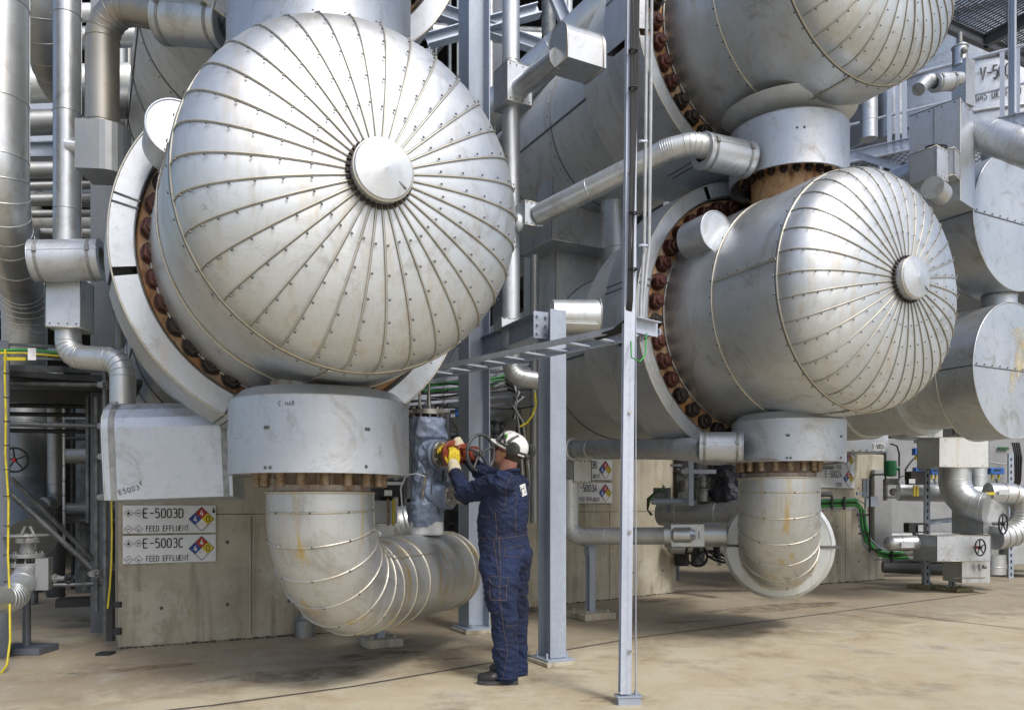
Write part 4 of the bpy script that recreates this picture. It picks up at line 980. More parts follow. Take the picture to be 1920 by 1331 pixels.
for k in range(26):
    a = -PI/2+R.uniform(-1.2, 1.3); z = R.uniform(1.2, 1.8); pts = []
    da, dz = R.uniform(-.25, .25), R.uniform(-.12, .12)
    for j in range(5): aa = a+da*j/4; pts.append(Vector((rc.x+math.cos(aa)*(.178+R.uniform(-.008, .008)), rc.y+math.sin(aa)*(.178+R.uniform(-.008, .008)), z+dz*j/4+R.uniform(-.008, .008))))
    mb.tube(pts, .0035, 4, tone=.3)
mb.build('lacing_wire', M['dark'], rv)
mb = MB(); mb.cyl(Vector((rc.x, rc.y, 1.05)), Vector((rc.x, rc.y, 1.17)), .145, 28, bev=.01); mb.build('base_collar', M['white'], rv)
mb = MB(); c = Vector((rc.x, rc.y, 2.10)); flange(mb, c, Z, .155, .045, 10, .012); mb.box(c+Vector((-.02, -.1, .0)), (.46, .03, .02), Vector((1, 0, 0))); mb.cyl(c+Vector((-.06, 0, 0)), c+Vector((-.06, 0, .34)), .012, 8); mb.cyl(c+Vector((.02, 0, 0)), c+Vector((.02, 0, .16)), .018, 8); mb.cyl(c+Vector((.02, 0, .16)), c+Vector((.02, 0, .36)), .008, 8); mb.build('top_flange', M['steel'], rv)
vd = Vector((.72, -.69, -.02)).normalized()
def puff(c, ax, r, L, name='branch_jacket'):
    mb = MB(); x, y = perp(ax); grid = []
    for i in range(13):
        s = L*i/12; rr = r*(.90+.13*math.sin(PI*min(1, i/9)))
        row = []
        for k in range(33):
            a = 2*PI*k/32; q = noise.noise(Vector((a*1.0 if k < 32 else 0, s*16, c.z*3)))*.012; d = x*math.cos(a)+y*math.sin(a); row.append(c+ax*s+d*(rr+q))
        row[-1] = row[0]; grid.append(row)
    mb.sheet(grid, True); mb.add(grid[-1][:-1], [tuple(range(32))]); mb.build(name, M['quilt'], rv)
v0 = P(803, 853, 6.9); puff(v0, vd, .15, .16)
va = v0+vd*.185
mb = MB(); flange(mb, va, vd, .115, .03, 6, .011); mb.cyl(va, va+vd*.12, .05, 20); mb.cyl(va+vd*.06, va+vd*.11, .062, 20); mb.build('flange_spool', M['steel'], rv)
mb = MB(); vb = va+vd*.11; mb.cyl(vb, vb+vd*.035, .115, 6 if False else 20, bev=.004); mb.cyl(vb+vd*.035, vb+vd*.14, .062, 20); mb.cyl(vb+vd*.14, vb+vd*.17, .085, 20, bev=.004)
x_, y_ = perp(vd)
for k in range(4): a = PI/4+k*PI/2; q = (x_*math.cos(a)+y_*math.sin(a)); mb.tube([vb+vd*.03+q*.09, vb+vd*.12+q*.075, vb+vd*.26+q*.045], .016, 6)
mb.cyl(vb+vd*.25, vb+vd*.30, .06, 18, bev=.006); mb.build('valve_body', M['redoxide'], rv)
mb = MB(); mb.cyl(vb+vd*.30, vb+vd*.36, .035, 14, r2=.028); mb.build('stem', M['castgrey'], rv)
whc = vb+vd*.355; handwheel(rv, whc, vd, .15, .014, M['wheelgrey'], 5)
mb = MB(); mb.ball(vb+vd*.20+Vector((-.0, -.09, .0)), .026, 12, 8); mb.build('red_knob', M['redknob'], rv)
v2 = P(800, 925, 6.9)+Z*-.02; d2 = Vector((.85, -.45, 0)).normalized(); puff(v2, d2, .13, .24)
mb = MB(); c = v2+d2*.25; flange(mb, c, d2, .10, .025, 6, .009); mb.cyl(c, c+d2*.26, .035, 14); flange(mb, c+d2*.1, d2, .075, .03, 6, .008); mb.cyl(c+d2*.1, c+d2*.17, .055, 14); mb.cyl(c+d2*.26, c+d2*.30, .012, 8); mb.build('side_valve', M['steel'], rv)
tube_obj('tie_bar', [(798, 893, 6.68), (784, 985, 6.85)], .014, 'steel', parent=rv)
tube_obj('drain_tube', [(797, 893, 6.68), (780, 888, 6.68), (762, 890, 6.7), (751, 915, 6.75), (755, 960, 6.8), (762, 990, 6.9)], .007, 'greycable', parent=rv)
# ================================================================ right side
def flathead(label, px_c, zc, r, stain=False):
    C = Vector((6.22, 9.90, zc)); t = thing('flat_ended_vessel', label, 'vessel', (C.x, C.y, 0), TH, 'flat ended vessels at the right edge')
    mb = MB(); mb.lathe(C, V, [(0, 0), (0, r*.5), (0, r)], 72, X=U, cap=False, tone=.75); mb.box(C-V*.004, (2*r, .006, .012), U, V, 0)
    for k in range(11): mb.rivet(C+U*r*(k-5)/5.4-V*.006+Z*.025, -V, .011); 
    mb.build('end_plate', M['clad_pale'], t)
    mb = MB(); mb.lathe(C, V, [(0, r), (.48, r), (.48, r-.1)], 72, X=U, cap=False, tone=.45); mb.ring(C, V, r, .010, 90, 6, tone=.3); mb.ring(C+V*.48, V, r, .008, 90, 6, tone=1)
    mb.box(C+V*.24-U*(r+.002), (.48, .008, .014), V, U, 0); mb.build('drum', M['clad'], t)
    mb = MB(); mb.lathe(C+V*.48, V, [(0, r*.76), (.7, r*.76), (.7, r*.84), (.9, r*.84), (.9, r*.78), (1.6, r*.78), (1.6, r*.82), (6.4, r*.82)], 64, X=U, cap=False, tone=.3)
    for s_ in (1.6, 2.7, 3.8, 4.9, 6.0): mb.ring(C+V*(.48+s_), V, r*.82, .01, 80, 6, tone=1)
    mb.build('shell', M['clad_old'], t)
    if stain:
        mb = MB(); q = [(-.22, .52), (.02, .60), (.30, .60), (.52, .45), (.50, .25), (.34, .18), (.42, -.02), (.60, -.1), (.55, -.22), (.30, -.05), (.16, .05), (-.02, -.12), (-.16, -.30), (-.30, -.33), (-.26, -.1), (-.10, .12), (-.06, .3)]
        mb.add([C+U*(a*.62+.06)*r/.83+Z*b*.9*r/.83-V*.004 for a, b in q], [tuple(range(len(q)))]); mb.build('paint_smear', M['smear'], t)
    return t, C
def smear():
    t = NT('yellow_rust_paint_smear'); n = t.noise(7, 6, .7, (1, 1, .5), world=True); t.base(t.mix(t.ramp(n, [(.3, 0), (.6, 1)]), (.60, .60, .60), (.58, .46, .16))); t.set(.3, .55); t.link(t.ramp(t.noise(5, 6, .75, (1, 1, .5), world=True), [(.42, 0), (.62, .8)]), t.b.inputs['Alpha']); return t.m
M['padyellow'] = simple('mossy_concrete_pad', (.30, .25, .13), .8, 0, .4, 9)
M['smear'] = smear()
f1, C1 = flathead('upper flat ended silver vessel at the right edge', 0, 4.80, .84)
f2, C2 = flathead('lower flat ended vessel with a yellow paint smear at the right edge', 0, 2.97, .84, True)
for t, C in ((f1, C1), (f2, C2)):
    mb = MB(); c = C+V*.25+U*.10; mb.lathe(c+Z*.80, Z, [(0, .20), (.17, .20), (.18, .185), (.18, 0)], 32, cap=False); mb.ring(c+Z*.98, Z, .20, .008, 32, 6); mb.build('top_nozzle', M['clad_pale'], t)
# boxes above the upper vessel
t = root('boxed_duct', 'tall white boxed duct with a sloping pipe on its right, below the tank lettering', 'duct', P(1790, 380, 9.6))
c = P(1785, 262, 9.4); X = Vector((.86, .5, 0)).normalized(); mb = MB()
X2 = Vector((math.cos(math.radians(40)), math.sin(math.radians(40)), 0)); Y2 = Z.cross(X2); hh = 1.05
lo = P(1798, 345, 9.1); mb = MB(); corner = P(1800, 350, 9.0)
A_ = Vector((-.62, .70, 0)).normalized()*.55; B_ = Vector((.75, .66, 0)).normalized()*.46
tops = [corner+Z*1.0, corner+A_+Z*.99, corner+A_+B_+Z*.99, corner+B_+Z*.97]; bots = [corner-Z*.15, corner+A_-Z*.15, corner+A_+B_-Z*.15, corner+B_-Z*.15]
mb.add(bots+tops, [(0, 1, 2, 3), (7, 6, 5, 4), (0, 4, 5, 1), (1, 5, 6, 2), (2, 6, 7, 3), (3, 7, 4, 0)])
mb.tube([bots[0], tops[0]], .006, 5, tone=1); mb.tube(tops, .006, 5, closed=True, tone=0); mb.tube([(bots[0]+bots[1])/2-Vector((.003, .003, 0)), (tops[0]+tops[1])/2-Vector((.003, .003, 0))], .006, 5, tone=0)
for k in range(4): mb.rivet(tops[0].lerp(tops[1], k/4+.1)-Z*.03, Vector((-.7, -.7, 0)), .011); mb.rivet(tops[0].lerp(tops[3], k/4+.1)-Z*.03, Vector((.7, -.7, 0)), .011)
mb.build('box_cover', M['clad_pale'], t)
run('side_pipe', 0, 0, [(1838, 250, 9.4), (1915, 276, 9.0), (1975, 300, 8.8)], .19, 'clad_pale', parent=t, seam=.35)
t = root('boxed_valve', 'small boxed valve with a flat black handwheel beside the tall white duct', 'valve', P(1750, 345, 8.9))
boxcover(t, P(1742, 316, 8.9), (.26, .30, .34), Vector((.8, .55, 0)).normalized()); boxcover(t, P(1776, 312, 8.95), (.2, .2, .3), Vector((.7, .7, 0)).normalized())
handwheel(t, P(1755, 277, 8.9), Vector((.05, -.15, 1)), .105, .010); mb = MB(); mb.cyl(P(1755, 295, 8.9), P(1755, 277, 8.9), .012, 8); mb.build('stem', M['black'], t)
mb = MB(); mb.lathe(P(1748, 352, 8.7), Vector((.7, .7, 0)), [(0, 0), (0, .12), (.28, .12), (.28, 0)], 28, cap=False); mb.build('round_cover', M['clad'], t)
run('slant_pipe', 'thick pipe slanting up behind the lower right ribbed head', 'pipe', [(1630, 372, 10.2), (1740, 322, 9.6)], .20, 'clad', seam=.7)
t = root('capped_pipe', 'short lagged pipe with a bent end hanging before the lettered tank', 'pipe', P(1750, 160, 10.5))
run('pipe_run', 0, 0, [(1722, 168, 10.4), (1738, 152, 10.5), (1800, 148, 10.7)], .085, 'clad', .1, .25, parent=t); jacket(t, P(1752, 156, 10.5), P(1786, 153, 10.6), .115)
t = root('vent_pipe', 'upright white pipe with a valve on top standing before the lettered tank', 'pipe', P(1805, 190, 10.8)); mb = MB()
mb.box(P(1806, 160, 10.9), (.20, .2, .62), U); mb.build('box_cover', M['clad_pale'], t); mb = MB(); mb.cyl(P(1800, 125, 10.9), P(1800, 88, 10.9), .095, 24); mb.ring(P(1800, 90, 10.9), Z, .1, .012); mb.build('pipe_end', M['clad'], t)
mb = MB(); mb.cyl(P(1800, 62, 10.9), P(1800, 92, 10.9), .03, 10); mb.ball(P(1808, 95, 10.75), .045); mb.build('top_valve', M['castgrey'], t)
run('vertical_pipe', 'slim upright pipe between the ribbed head and the lettered tank', 'pipe', [(1629, 180, 12.5), (1629, 262, 12.5)], .13, 'clad_pale', seam=.8)
run('vertical_pipe', 'second slim upright pipe nearer the lettered tank', 'pipe', [(1672, 120, 13.5), (1672, 262, 13.5)], .22, 'clad_pale', seam=.8)
# big tank
t = root('storage_tank', 'broad white tank lettered V-5002 GAS OIL FEED behind the railing', 'tank', ground(1800, 21)); tc = Vector((1800-960, 1500, 0))*19.5/1500; tr = 3.6
mb = MB(); sg = 72; mb.lathe(Vector((tc.x, tc.y, 7.6)), Z, [(0, tr), (1.85, tr), (2.9, tr), (3.0, tr-.15)], 96, cap=False, tone=.8)
for z in (8.85, 9.3, 10.36): mb.ring(Vector((tc.x, tc.y, z)), Z, tr+.01, .035, 110, 6, tone=.2)
mb.build('shell', M['clad_pale'], t)
mb = MB(); mb.lathe(Vector((tc.x, tc.y, 10.55)), Z, [(0, tr-.2), (.9, tr-.2), (.95, tr-.05), (1.0, tr-.05), (2.6, 1.0)], 96, cap=False, tone=.5)
for k in range(24):
    a = 2*PI*k/24; d = Vector((math.cos(a), math.sin(a), 0)); mb.box(Vector((tc.x, tc.y, 11.0))+d*(tr-.19), (.04, .03, .88), Vector((-d.y, d.x, 0)), d, 0)
mb.build('upper_shell', M['clad'], t)
view = Vector((-tc.x, -tc.y, 0)).normalized(); a0 = math.atan2(view.y, view.x)
def tsurf(x, y, l):
    a = a0+x/tr; return Vector((tc.x+math.cos(a)*(tr+.02+l*4), tc.y+math.sin(a)*(tr+.02+l*4), y))
zz = lambda py: CAMZ+(HY-py)*16.3/FPX
mb = MB(); 
text(mb, 'V-5002', 0, 0, 0, .26, .028, .70, .6, surf=lambda x, y, l: tsurf(x+.36, y+zz(158), l)); text(mb, 'GAS OIL FEED', 0, 0, 0, .15, .016, .78, .6, surf=lambda x, y, l: tsurf(x+.28, y+zz(194), l))
q = [(.02, 9.98), (.12, 10.08), (.22, 9.98), (.12, 9.88), (.02, 9.98)]
for a, b in zip(q, q[1:]): mb.tube([tsurf(a[0], a[1]-.1, 0), tsurf(b[0], b[1]-.1, 0)], .01, 4)
mb.build('lettering', M['ink'], t)
# walkway, railing, mesh
def mesh_panel(mb, o, X, Y, w_, h_, pitch=.09, r=.006, sk=1.0):
    n = int((w_+h_*sk)/pitch)
    for k in range(n+1):
        for sgn in (0, 1):
            x0 = k*pitch-h_*sk if sgn == 0 else k*pitch; y0 = 0; x1 = x0+h_*sk if sgn == 0 else x0-h_*sk; y1 = h_
            def cl(xa, ya, xb, yb):
                if xa < 0: tt = -xa/(xb-xa); xa, ya = 0, ya+(yb-ya)*tt
                if xa > w_: tt = (w_-xa)/(xb-xa); ya += (yb-ya)*tt; xa = w_
                return xa, ya
            if max(x0, x1) <= 0 or min(x0, x1) >= w_: continue
            a = cl(x0, y0, x1, y1); b = cl(x1, y1, x0, y0)
            mb.tube([o+X*a[0]+Y*a[1], o+X*b[0]+Y*b[1]], r, 4, cap=False)
t = root('walkway', 'galvanised walkway with handrail and diamond mesh floor in front of the tank', 'walkway', P(1700, 320, 11))
wz = 7.12; wo = Vector((5.5, 13.5, wz)); we = Vector((8.7, 11.45, wz))
d = (we-wo).normalized(); n = Vector((-d.y, d.x, 0))
mb = MB(); mb.channel(wo, we, Z, .20, .06, .008); mb.channel(wo+n*1.5, we+n*1.5, Z, .2, -.06, .008); mb.build('side_channel', M['galv_light'], t)
mb = MB(); mesh_panel(mb, wo+Z*.0, d, n, (we-wo).length, 1.5, .11, .008, .6); mb.build('mesh_floor', M['galv_dark'], t)
def atx(px, z):    # point on the walkway front edge plane under a pixel column
    k = Vector(((px-CX)/FPX, 1, 0)); s_ = wo.dot(n)/k.dot(n); s_ = (Vector((wo.x, wo.y, 0)).dot(n))/k.dot(n); return Vector((k.x*s_, k.y*s_, z))
for px in (1582, 1668, 1683, 1696, 1879, 1908):
    a = atx(px, wz-.05); mb = MB(); mb.box(a+Z*.55, (.065, .05, 1.2), d, n, bev=.004); mb.rivet(a-n*.03+Z*.02, -n, .014); mb.rivet(a-n*.03+Z*.1, -n, .014); mb.build('post', M['galv_light'], t)
for z_, r_ in ((1.12, .028), (.55, .022)):
    mb = MB(); mb.tube([atx(1540, wz+z_), atx(1960, wz+z_)], r_, 8); mb.build('handrail', M['galv_light'], t)
mb = MB(); mb.channel(P(1605, 290, 13.2), P(1692, 318, 12.6), Z, .10, .03, .005); mb.channel(P(1692, 318, 12.6), P(1750, 290, 13.3), Z, .10, .03, .005); mb.channel(P(1650, 304, 12.9), P(1650, 350, 12.9), U, .09, .03, .005); mb.build('under_frame', M['galv_light'], t)
mb = MB(); mb.hbeam(P(1590, 340, 14.0), P(1760, 300, 13.4), U, .12, .14); tag(mb.build('steel_beam', M['galv_dark'], None), 'dark beam under the mesh floor right of the upper nozzle', 'steel beam')
mb = MB(); g0 = P(1900, 215, 11.4); mb.channel(g0, g0+Z*3, V, .09, .05, .006); tag(mb.build('steel_column', M['galv_light'], None), 'pale steel column rising over the walkway at the right edge', 'steel column', 'steel columns')
t = root('upper_grating', 'grating platform on dark beams at the top right corner', 'platform', P(1850, 40, 11))
gz = 9.6; o = Vector((10.0, 8.2, gz)); X = U; Y = V; mb = MB()
for k in range(60): mb.box(o+X*(k*.075)+Y*3.0, (.012, 6.0, .03), X, Y)
for k in range(45): mb.box(o+Y*(k*.135)+X*2.2+Z*.002, (4.5, .012, .022), X, Y)
mb.build('grating', M['galv_dark'], t)
for a, b in (((0, 0), (4.5, 0)), ((0, 2.2), (4.5, 2.2)), ((1.3, 0), (1.3, 6)), ((3.2, 0), (3.2, 6)), ((0, 4), (4.5, 4)), ((0, 6), (4.5, 6))):
    mb = MB(); mb.hbeam(o+X*a[0]+Y*a[1]-Z*.13, o+X*b[0]+Y*b[1]-Z*.13, Z.cross((X*(b[0]-a[0])+Y*(b[1]-a[1])).normalized()), .1, .2); mb.build('beam', M['galv_dark'], t)


# ---------------------------------------------------------------- pier three and its neighbours
t = root('box_cover', 'pale box cover with a small E-5002A plate on top of the right pier', 'insulation cover', P(1605, 845, 12.9))
X = Vector((1, .12, 0)).normalized(); mb = MB(); a = P(1540, 847, 12.85); mb.box(a+X*.55+Z*.22+Vector((0, .3, 0)), (1.12, .6, .44), X, bev=.01)
for k in range(9): mb.rivet(a+X*(.06+k*.12)+Z*.03-Vector((0, .005, 0)), Vector((0, -1, 0)), .014)
mb.build('cover', M['clad_pale'], t); mb = MB(); mb.box(P(1647, 837, 12.78), (.21, .01, .12), X); mb.build('plate', M['white'], t)
mb = MB(); text(mb, 'E-5002A', P(1637, 841, 12.765), X, Z, .07, .009, .78, .5); mb.build('lettering', M['ink'], t)
t = root('cable_tray', 'tray of green cables bending down the face of the right pier', 'cable tray', P(1650, 1040, 12.6))
base = [(1540, 944), (1604, 942), (1616, 952), (1620, 985), (1627, 1015), (1645, 1036), (1672, 1042), (1700, 1040)]
for k in range(7):
    mb = MB(); mb.tube([P(x+(k-3)*(.9 if y > 950 else 0)*1.6, y+(k-3)*1.9*(1 if y < 960 or y > 1030 else 0), 12.6-.02*(k % 2)) for x, y in base], .016, 6); mb.build('cable', M['green' if k not in (3,) else 'cable'], t)
for dy in (10, -8):
    mb = MB(); mb.tube([P(x-(dy*.7 if y > 950 else 0), y+(dy if y < 960 or y > 1030 else dy*.5), 12.62) for x, y in base], .014, 5); mb.build('side_rail', M['galv'], t)
for x, y in ((1560, 943), (1583, 943), (1618, 965), (1622, 1000), (1640, 1030), (1672, 1042)):
    mb = MB(); mb.box(P(x, y, 12.55), (.03 if y < 950 or y > 1035 else .2, .03, .2 if y < 950 or y > 1035 else .03)); mb.build('tie', M['cable'], t)
tube_obj('black_cable', [(1631, 1035, 12.5), (1631, 900, 12.5), (1636, 890, 12.5), (1658, 889, 12.6), (1662, 900, 12.6)], .014, 'cable', 'black cable looping up the right pier to the small meter', 'cable')
mb = MB(); 
for x, y, w_, h_ in ((1620, 915, .05, .30), (1627, 915, .05, .30), (1612, 925, .1, .05), (1634, 940, .2, .16)): mb.box(P(x, y, 12.6), (w_, .05, h_))
tag(mb.build('wall_bracket', M['galv'], None), 'steel brackets above the green cables on the right pier', 'brackets')

# cabinets and instruments behind, lower right
def panelbox(label, px0, px1, py0, py1, D, mat='panel', dep=.3, name='cabinet', cat='cabinet', grp=None):
    a, b = P(px0, py1, D), P(px1, py0, D); mb = MB(); mb.box(((a.x+b.x)/2, D+dep/2, (a.z+b.z)/2), (b.x-a.x, dep, b.z-a.z), bev=.006); return tag(mb.build(name, M[mat], None), label, cat, grp)
panelbox('wide grey cabinet wall behind the valves at the lower right', 1662, 1905, 822, 1006, 15.0, dep=.5)
panelbox('grey lower cabinet behind the ribbed bend at the right edge', 1895, 1990, 990, 1058, 14.4, dep=.5)
panelbox('pale cabinet wall beyond the right edge valves', 1905, 2020, 815, 1010, 15.2, dep=.4)
panelbox('green sign strip on the grey cabinet wall', 1872, 1892, 838, 843, 14.95, 'greenpaint', .03, 'sign_strip', 'sign')
panelbox('pale box behind the black junction box at the lower right', 1640, 1672, 880, 1030, 13.8, 'panel', .4)
for x0, x1, y0, y1, lab in ((1713, 1733, 840, 853, 'blue instrument box high on the cabinet wall, left of the square cover'), (1714, 1734, 876, 889, 'lower left blue instrument box beside the black junction box'), (1743, 1758, 878, 889, 'blue instrument box with a red lamp half behind the square cover'), (1854, 1879, 877, 889, 'blue instrument box right of the ribbed elbow')):
    t = root('instrument_box', lab, 'instrument box', P((x0+x1)/2, y1, 13), 'blue instrument boxes')
    a, b = P(x0, y1, 13.6), P(x1, y0, 13.6); mb = MB(); mb.box((a+b)/2, (b.x-a.x, .12, b.z-a.z), bev=.006); mb.build('case', M['boxblue'], t)
    mb = MB(); mb.box((a+b)/2-Vector((0, .062, -.015)), ((b.x-a.x)*.5, .006, .03)); mb.build('window', M['black'], t)
    for f in (.25, .75): mb = MB(); p = a.lerp(Vector((b.x, a.y, a.z)), f); mb.cyl(p, p-Z*.09, .018, 8); mb.build('cable_gland', M['yellowhose'], t)
    mb = MB(); p = a.lerp(Vector((b.x, a.y, a.z)), .5); mb.tube([p-Z*.08, p-Z*.2+Vector((.06, 0, 0)), p-Z*.35+Vector((.1, 0, 0))], .012, 6); mb.build('lead', M['cable'], t)
t = root('junction_box', 'black junction box with a white plate on the perforated strut', 'junction box', P(1716, 908, 12.2)); mb = MB(); mb.box(P(1716, 896, 12.2), (.24, .14, .20), Vector((1, .15, 0)), bev=.006); mb.build('case', M['black'], t)
mb = MB(); mb.box(P(1710, 902, 12.11), (.10, .01, .07), Vector((1, .15, 0))); mb.build('plate', M['white'], t)
for k in (0, 1): mb = MB(); mb.cyl(P(1714+k*6, 910, 12.2), P(1714+k*6, 930, 12.2), .018, 8); mb.build('cable_gland', M['yellowhose'], t)
t = root('junction_box', 'dark transmitter box on a short neck above the capsule pipe', 'junction box', P(1718, 998, 12.2)); mb = MB(); mb.box(P(1716, 989, 12.2), (.29, .14, .15), Vector((1, .1, 0)), bev=.01); mb.build('case', M['black'], t)
mb = MB(); mb.box(P(1726, 990, 12.1), (.08, .01, .1), Vector((1, .1, 0))); mb.build('plate', M['panel'], t); mb = MB(); mb.cyl(P(1716, 998, 12.2), P(1716, 1010, 12.2), .04, 10); mb.build('neck', M['castgrey'], t)
mb = MB(); c = P(1669, 878, 13.2); mb.cyl(c-Z*.13, c+Z*.13, .10, 20, bev=.02); mb.cyl(c+Vector((.05, -.02, 0)), c+Vector((.14, -.02, 0)), .04, 10); tag(mb.build('green_motor', M['greenpaint'], None), 'green cylindrical motor beside the right pier', 'motor')
t = root('pressure_gauge', 'small transmitter and fittings beside the right pier', 'instrument', P(1670, 935, 12.6)); mb = MB(); mb.box(P(1671, 903, 12.6), (.20, .1, .10), bev=.01); mb.box(P(1660, 918, 12.62), (.03, .1, .34)); mb.ball(P(1675, 922, 12.55), .06); mb.box(P(1670, 932, 12.55), (.14, .06, .04)); mb.build('body', M['castgrey'], t)
tube_obj('impulse_tube', [(1678, 925, 12.5), (1687, 915, 12.5), (1684, 900, 12.5), (1690, 893, 12.5), (1705, 890, 12.5)], .008, 'greycable', parent=t)
# main pipework
run('horizontal_pipe', 'horizontal pipe behind the perforated strut, reaching the ribbed elbow', 'pipe', [(1684, 921, 13.2), (1880, 925, 12.9)], .155, 'clad', seam=.6)
run('bent_pipe', 'pipe turning down at the right edge into a closely ribbed bend', 'pipe', [(1850, 925, 12.2), (1905, 923, 12.2), (1925, 985, 12.2), (1900, 1005, 12.0), (1862, 1012, 11.9)], .165, 'clad', .38, .25, elb=9) if False else None
mb = MB(); pts = [P(1852, 925, 12.2), P(1898, 924, 12.2), P(1915, 932, 12.2), P(1922, 955, 12.2), P(1918, 985, 12.15), P(1900, 1003, 12.1), P(1864, 1008, 12.0)]
pth = [pts[0], pts[1]]+[q for i in range(1, 6) for q in [pts[i].lerp(pts[i+1], .33), pts[i].lerp(pts[i+1], .66), pts[i+1]]]
for _ in range(3): pth = [pth[0]]+[(pth[i-1]+pth[i]*2+pth[i+1])/4 for i in range(1, len(pth)-1)]+[pth[-1]]
mb.tube(pth, [.165]*4+[.18]*(len(pth)-4), 28)
for i in range(1, len(pth)-1): mb.ring(pth[i], (pth[i+1]-pth[i-1]).normalized(), .168 if i < 4 else .183, .007, 30, 6, tone=1)
mb.box(P(1883, 922, 12.0), (.16, .01, .08)); tag(mb.build('ribbed_bend', M['clad'], None), 'thick ribbed pipe bend turning down at the right edge', 'pipe')
t = root('valve_tower', 'square cover over a ribbed elbow with a wheel valve box on top, lower right', 'valve assembly', ground(1800, 12.4))
boxcover(t, P(1786, 850, 12.2), (.82, .5, .44), Vector((1, .15, 0)).normalized(), mat='clad_old'); boxcover(t, P(1788, 826, 12.3), (.9, .6, .03), Vector((1, .15, 0)).normalized(), mat='clad')
mb = MB(); pl = [(-.30*math.sin(a), .16*math.cos(a)) for a in [PI*k/12 for k in range(13)]]+[(.30, -.16), (.30, .16)]
mb.prism(pl, P(1732, 800, 11.9), Vector((1, .1, 0)).normalized(), Z, Vector((-.05, .5, 0))); mb.box(P(1738, 802, 11.88), (.52, .01, .012), Vector((1, .1, 0)), tone=0); mb.build('top_box', M['clad'], t)
mb = MB(); mb.cyl(P(1758, 799, 11.8), P(1783, 799, 11.7), .022, 10); mb.ball(P(1764, 799, 11.8), .05); mb.ball(P(1776, 799, 11.75), .04); mb.build('valve_stem', M['castgrey'], t)
handwheel(t, P(1788, 800, 11.6), Vector((1, -.55, 0)), .128, .012)
run('ribbed_elbow', 0, 0, [(1790, 868, 12.2), (1790, 945, 12.2), (1850, 952, 11.9)], .225, 'clad', .42, .16, parent=t)
run('short_riser', 0, 0, [(1832, 860, 12.6), (1832, 912, 12.6)], .14, 'clad', .3, .18, parent=t)
boxcover(t, P(1836, 968, 12.3), (.55, .5, .52), Vector((.9, .42, 0)).normalized(), mat='clad')
mb = MB(); mb.cyl(P(1862, 981, 12.0), P(1880, 981, 11.8), .03, 10); mb.build('wheel_stem', M['castgrey'], t)
handwheel(t, P(1881, 982, 11.7), Vector((.75, -1, 0)), .145, .013)
t = root('valve_box', 'long jointed box cover with a wheel and capsule pipe near the floor, lower right', 'valve assembly', ground(1790, 12.2))
run('capsule_pipe', 0, 0, [(1672, 1018, 12.1), (1735, 1018, 12.1)], .118, 'clad', seam=.25, parent=t); mb = MB(); mb.ball(P(1672, 1018, 12.1), .118, 20, 12); mb.build('rounded_end', M['clad'], t)
mb = MB(); mb.box(P(1702, 1021, 11.95), (.19, .01, .09)); mb.build('plate', M['white'], t)
boxcover(t, P(1784, 1026, 11.95), (.85, .55, .37), Vector((1, .12, 0)).normalized(), mat='clad_pale'); boxcover(t, P(1840, 1022, 12.3), (.38, .3, .33), Vector((.9, .42, 0)).normalized(), mat='clad')
mb = MB(); mb.box(P(1784, 1026, 11.66), (.85, .006, .012), Vector((1, .12, 0)), tone=0); mb.build('seam_strip', M['nut_dark'], t)
mb = MB(); mb.cyl(P(1822, 1024, 11.8), P(1836, 1026, 11.6), .025, 10); mb.build('wheel_stem', M['redknob'], t); handwheel(t, P(1838, 1026, 11.55), Vector((.5, -1, 0)), .118, .012)
mb = MB(); pl = [(-.26, -.2), (.18, -.2), (.28, 0), (.18, .25), (-.26, .25)]; mb.prism(pl, P(1818, 1090, 12.0), Vector((1, .1, 0)).normalized(), Vector((-.1, 1, 0)).normalized(), Z*.33); mb.box(P(1817, 1083, 11.78), (.5, .008, .012), Vector((1, .1, 0)), tone=0); mb.build('lower_cover', M['clad'], t)
mb = MB(); mb.lathe(P(1864, 1076, 12.3), Z, [(0, 0), (0, .16), (.3, .16), (.3, 0)], 28, cap=False); mb.ring(P(1864, 1062, 12.3), Z, .162, .006); mb.build('round_cover', M['clad'], t)
mb = MB(); mb.box(P(1838, 1064, 11.72), (.03, .03, .1)); mb.ball(P(1846, 1062, 11.75), .035); mb.build('drain_fitting', M['castgrey'], t)
def slotted(label, px, y0, D, w_=.085):
    t = root('strut_post', label, 'post', ground(px, D), 'perforated strut posts'); g0 = ground(px, D); h = P(px, y0, D).z; mb = MB(); mb.channel(g0+Z*.05, g0+Z*h, Vector((1, 0, 0)), w_, .04, .005); mb.build('strut', M['galv'], t)
    mb = MB(); z = .12
    while z < h-.05: mb.box(g0+Z*z-Vector((0, .0035, 0)), (.022, .004, .05)); z += .11
    mb.build('slots', M['black'], t)
slotted('tall perforated strut carrying the junction boxes at the lower right', 1739, 868, 12.5)
slotted('perforated strut under the long jointed box, left of the lowest cover', 1786, 1040, 12.35)
slotted('short perforated strut behind the valve boxes', 1808, 985, 13.2); slotted('perforated strut on the pale wall at the far right', 1896, 850, 13.8)
mb = MB(); mb.channel(P(1742, 978, 12.8), P(1806, 972, 13.2), Z, .08, .04, .005); tag(mb.build('cross_strut', M['galv'], None), 'short horizontal strut between two perforated posts', 'strut')
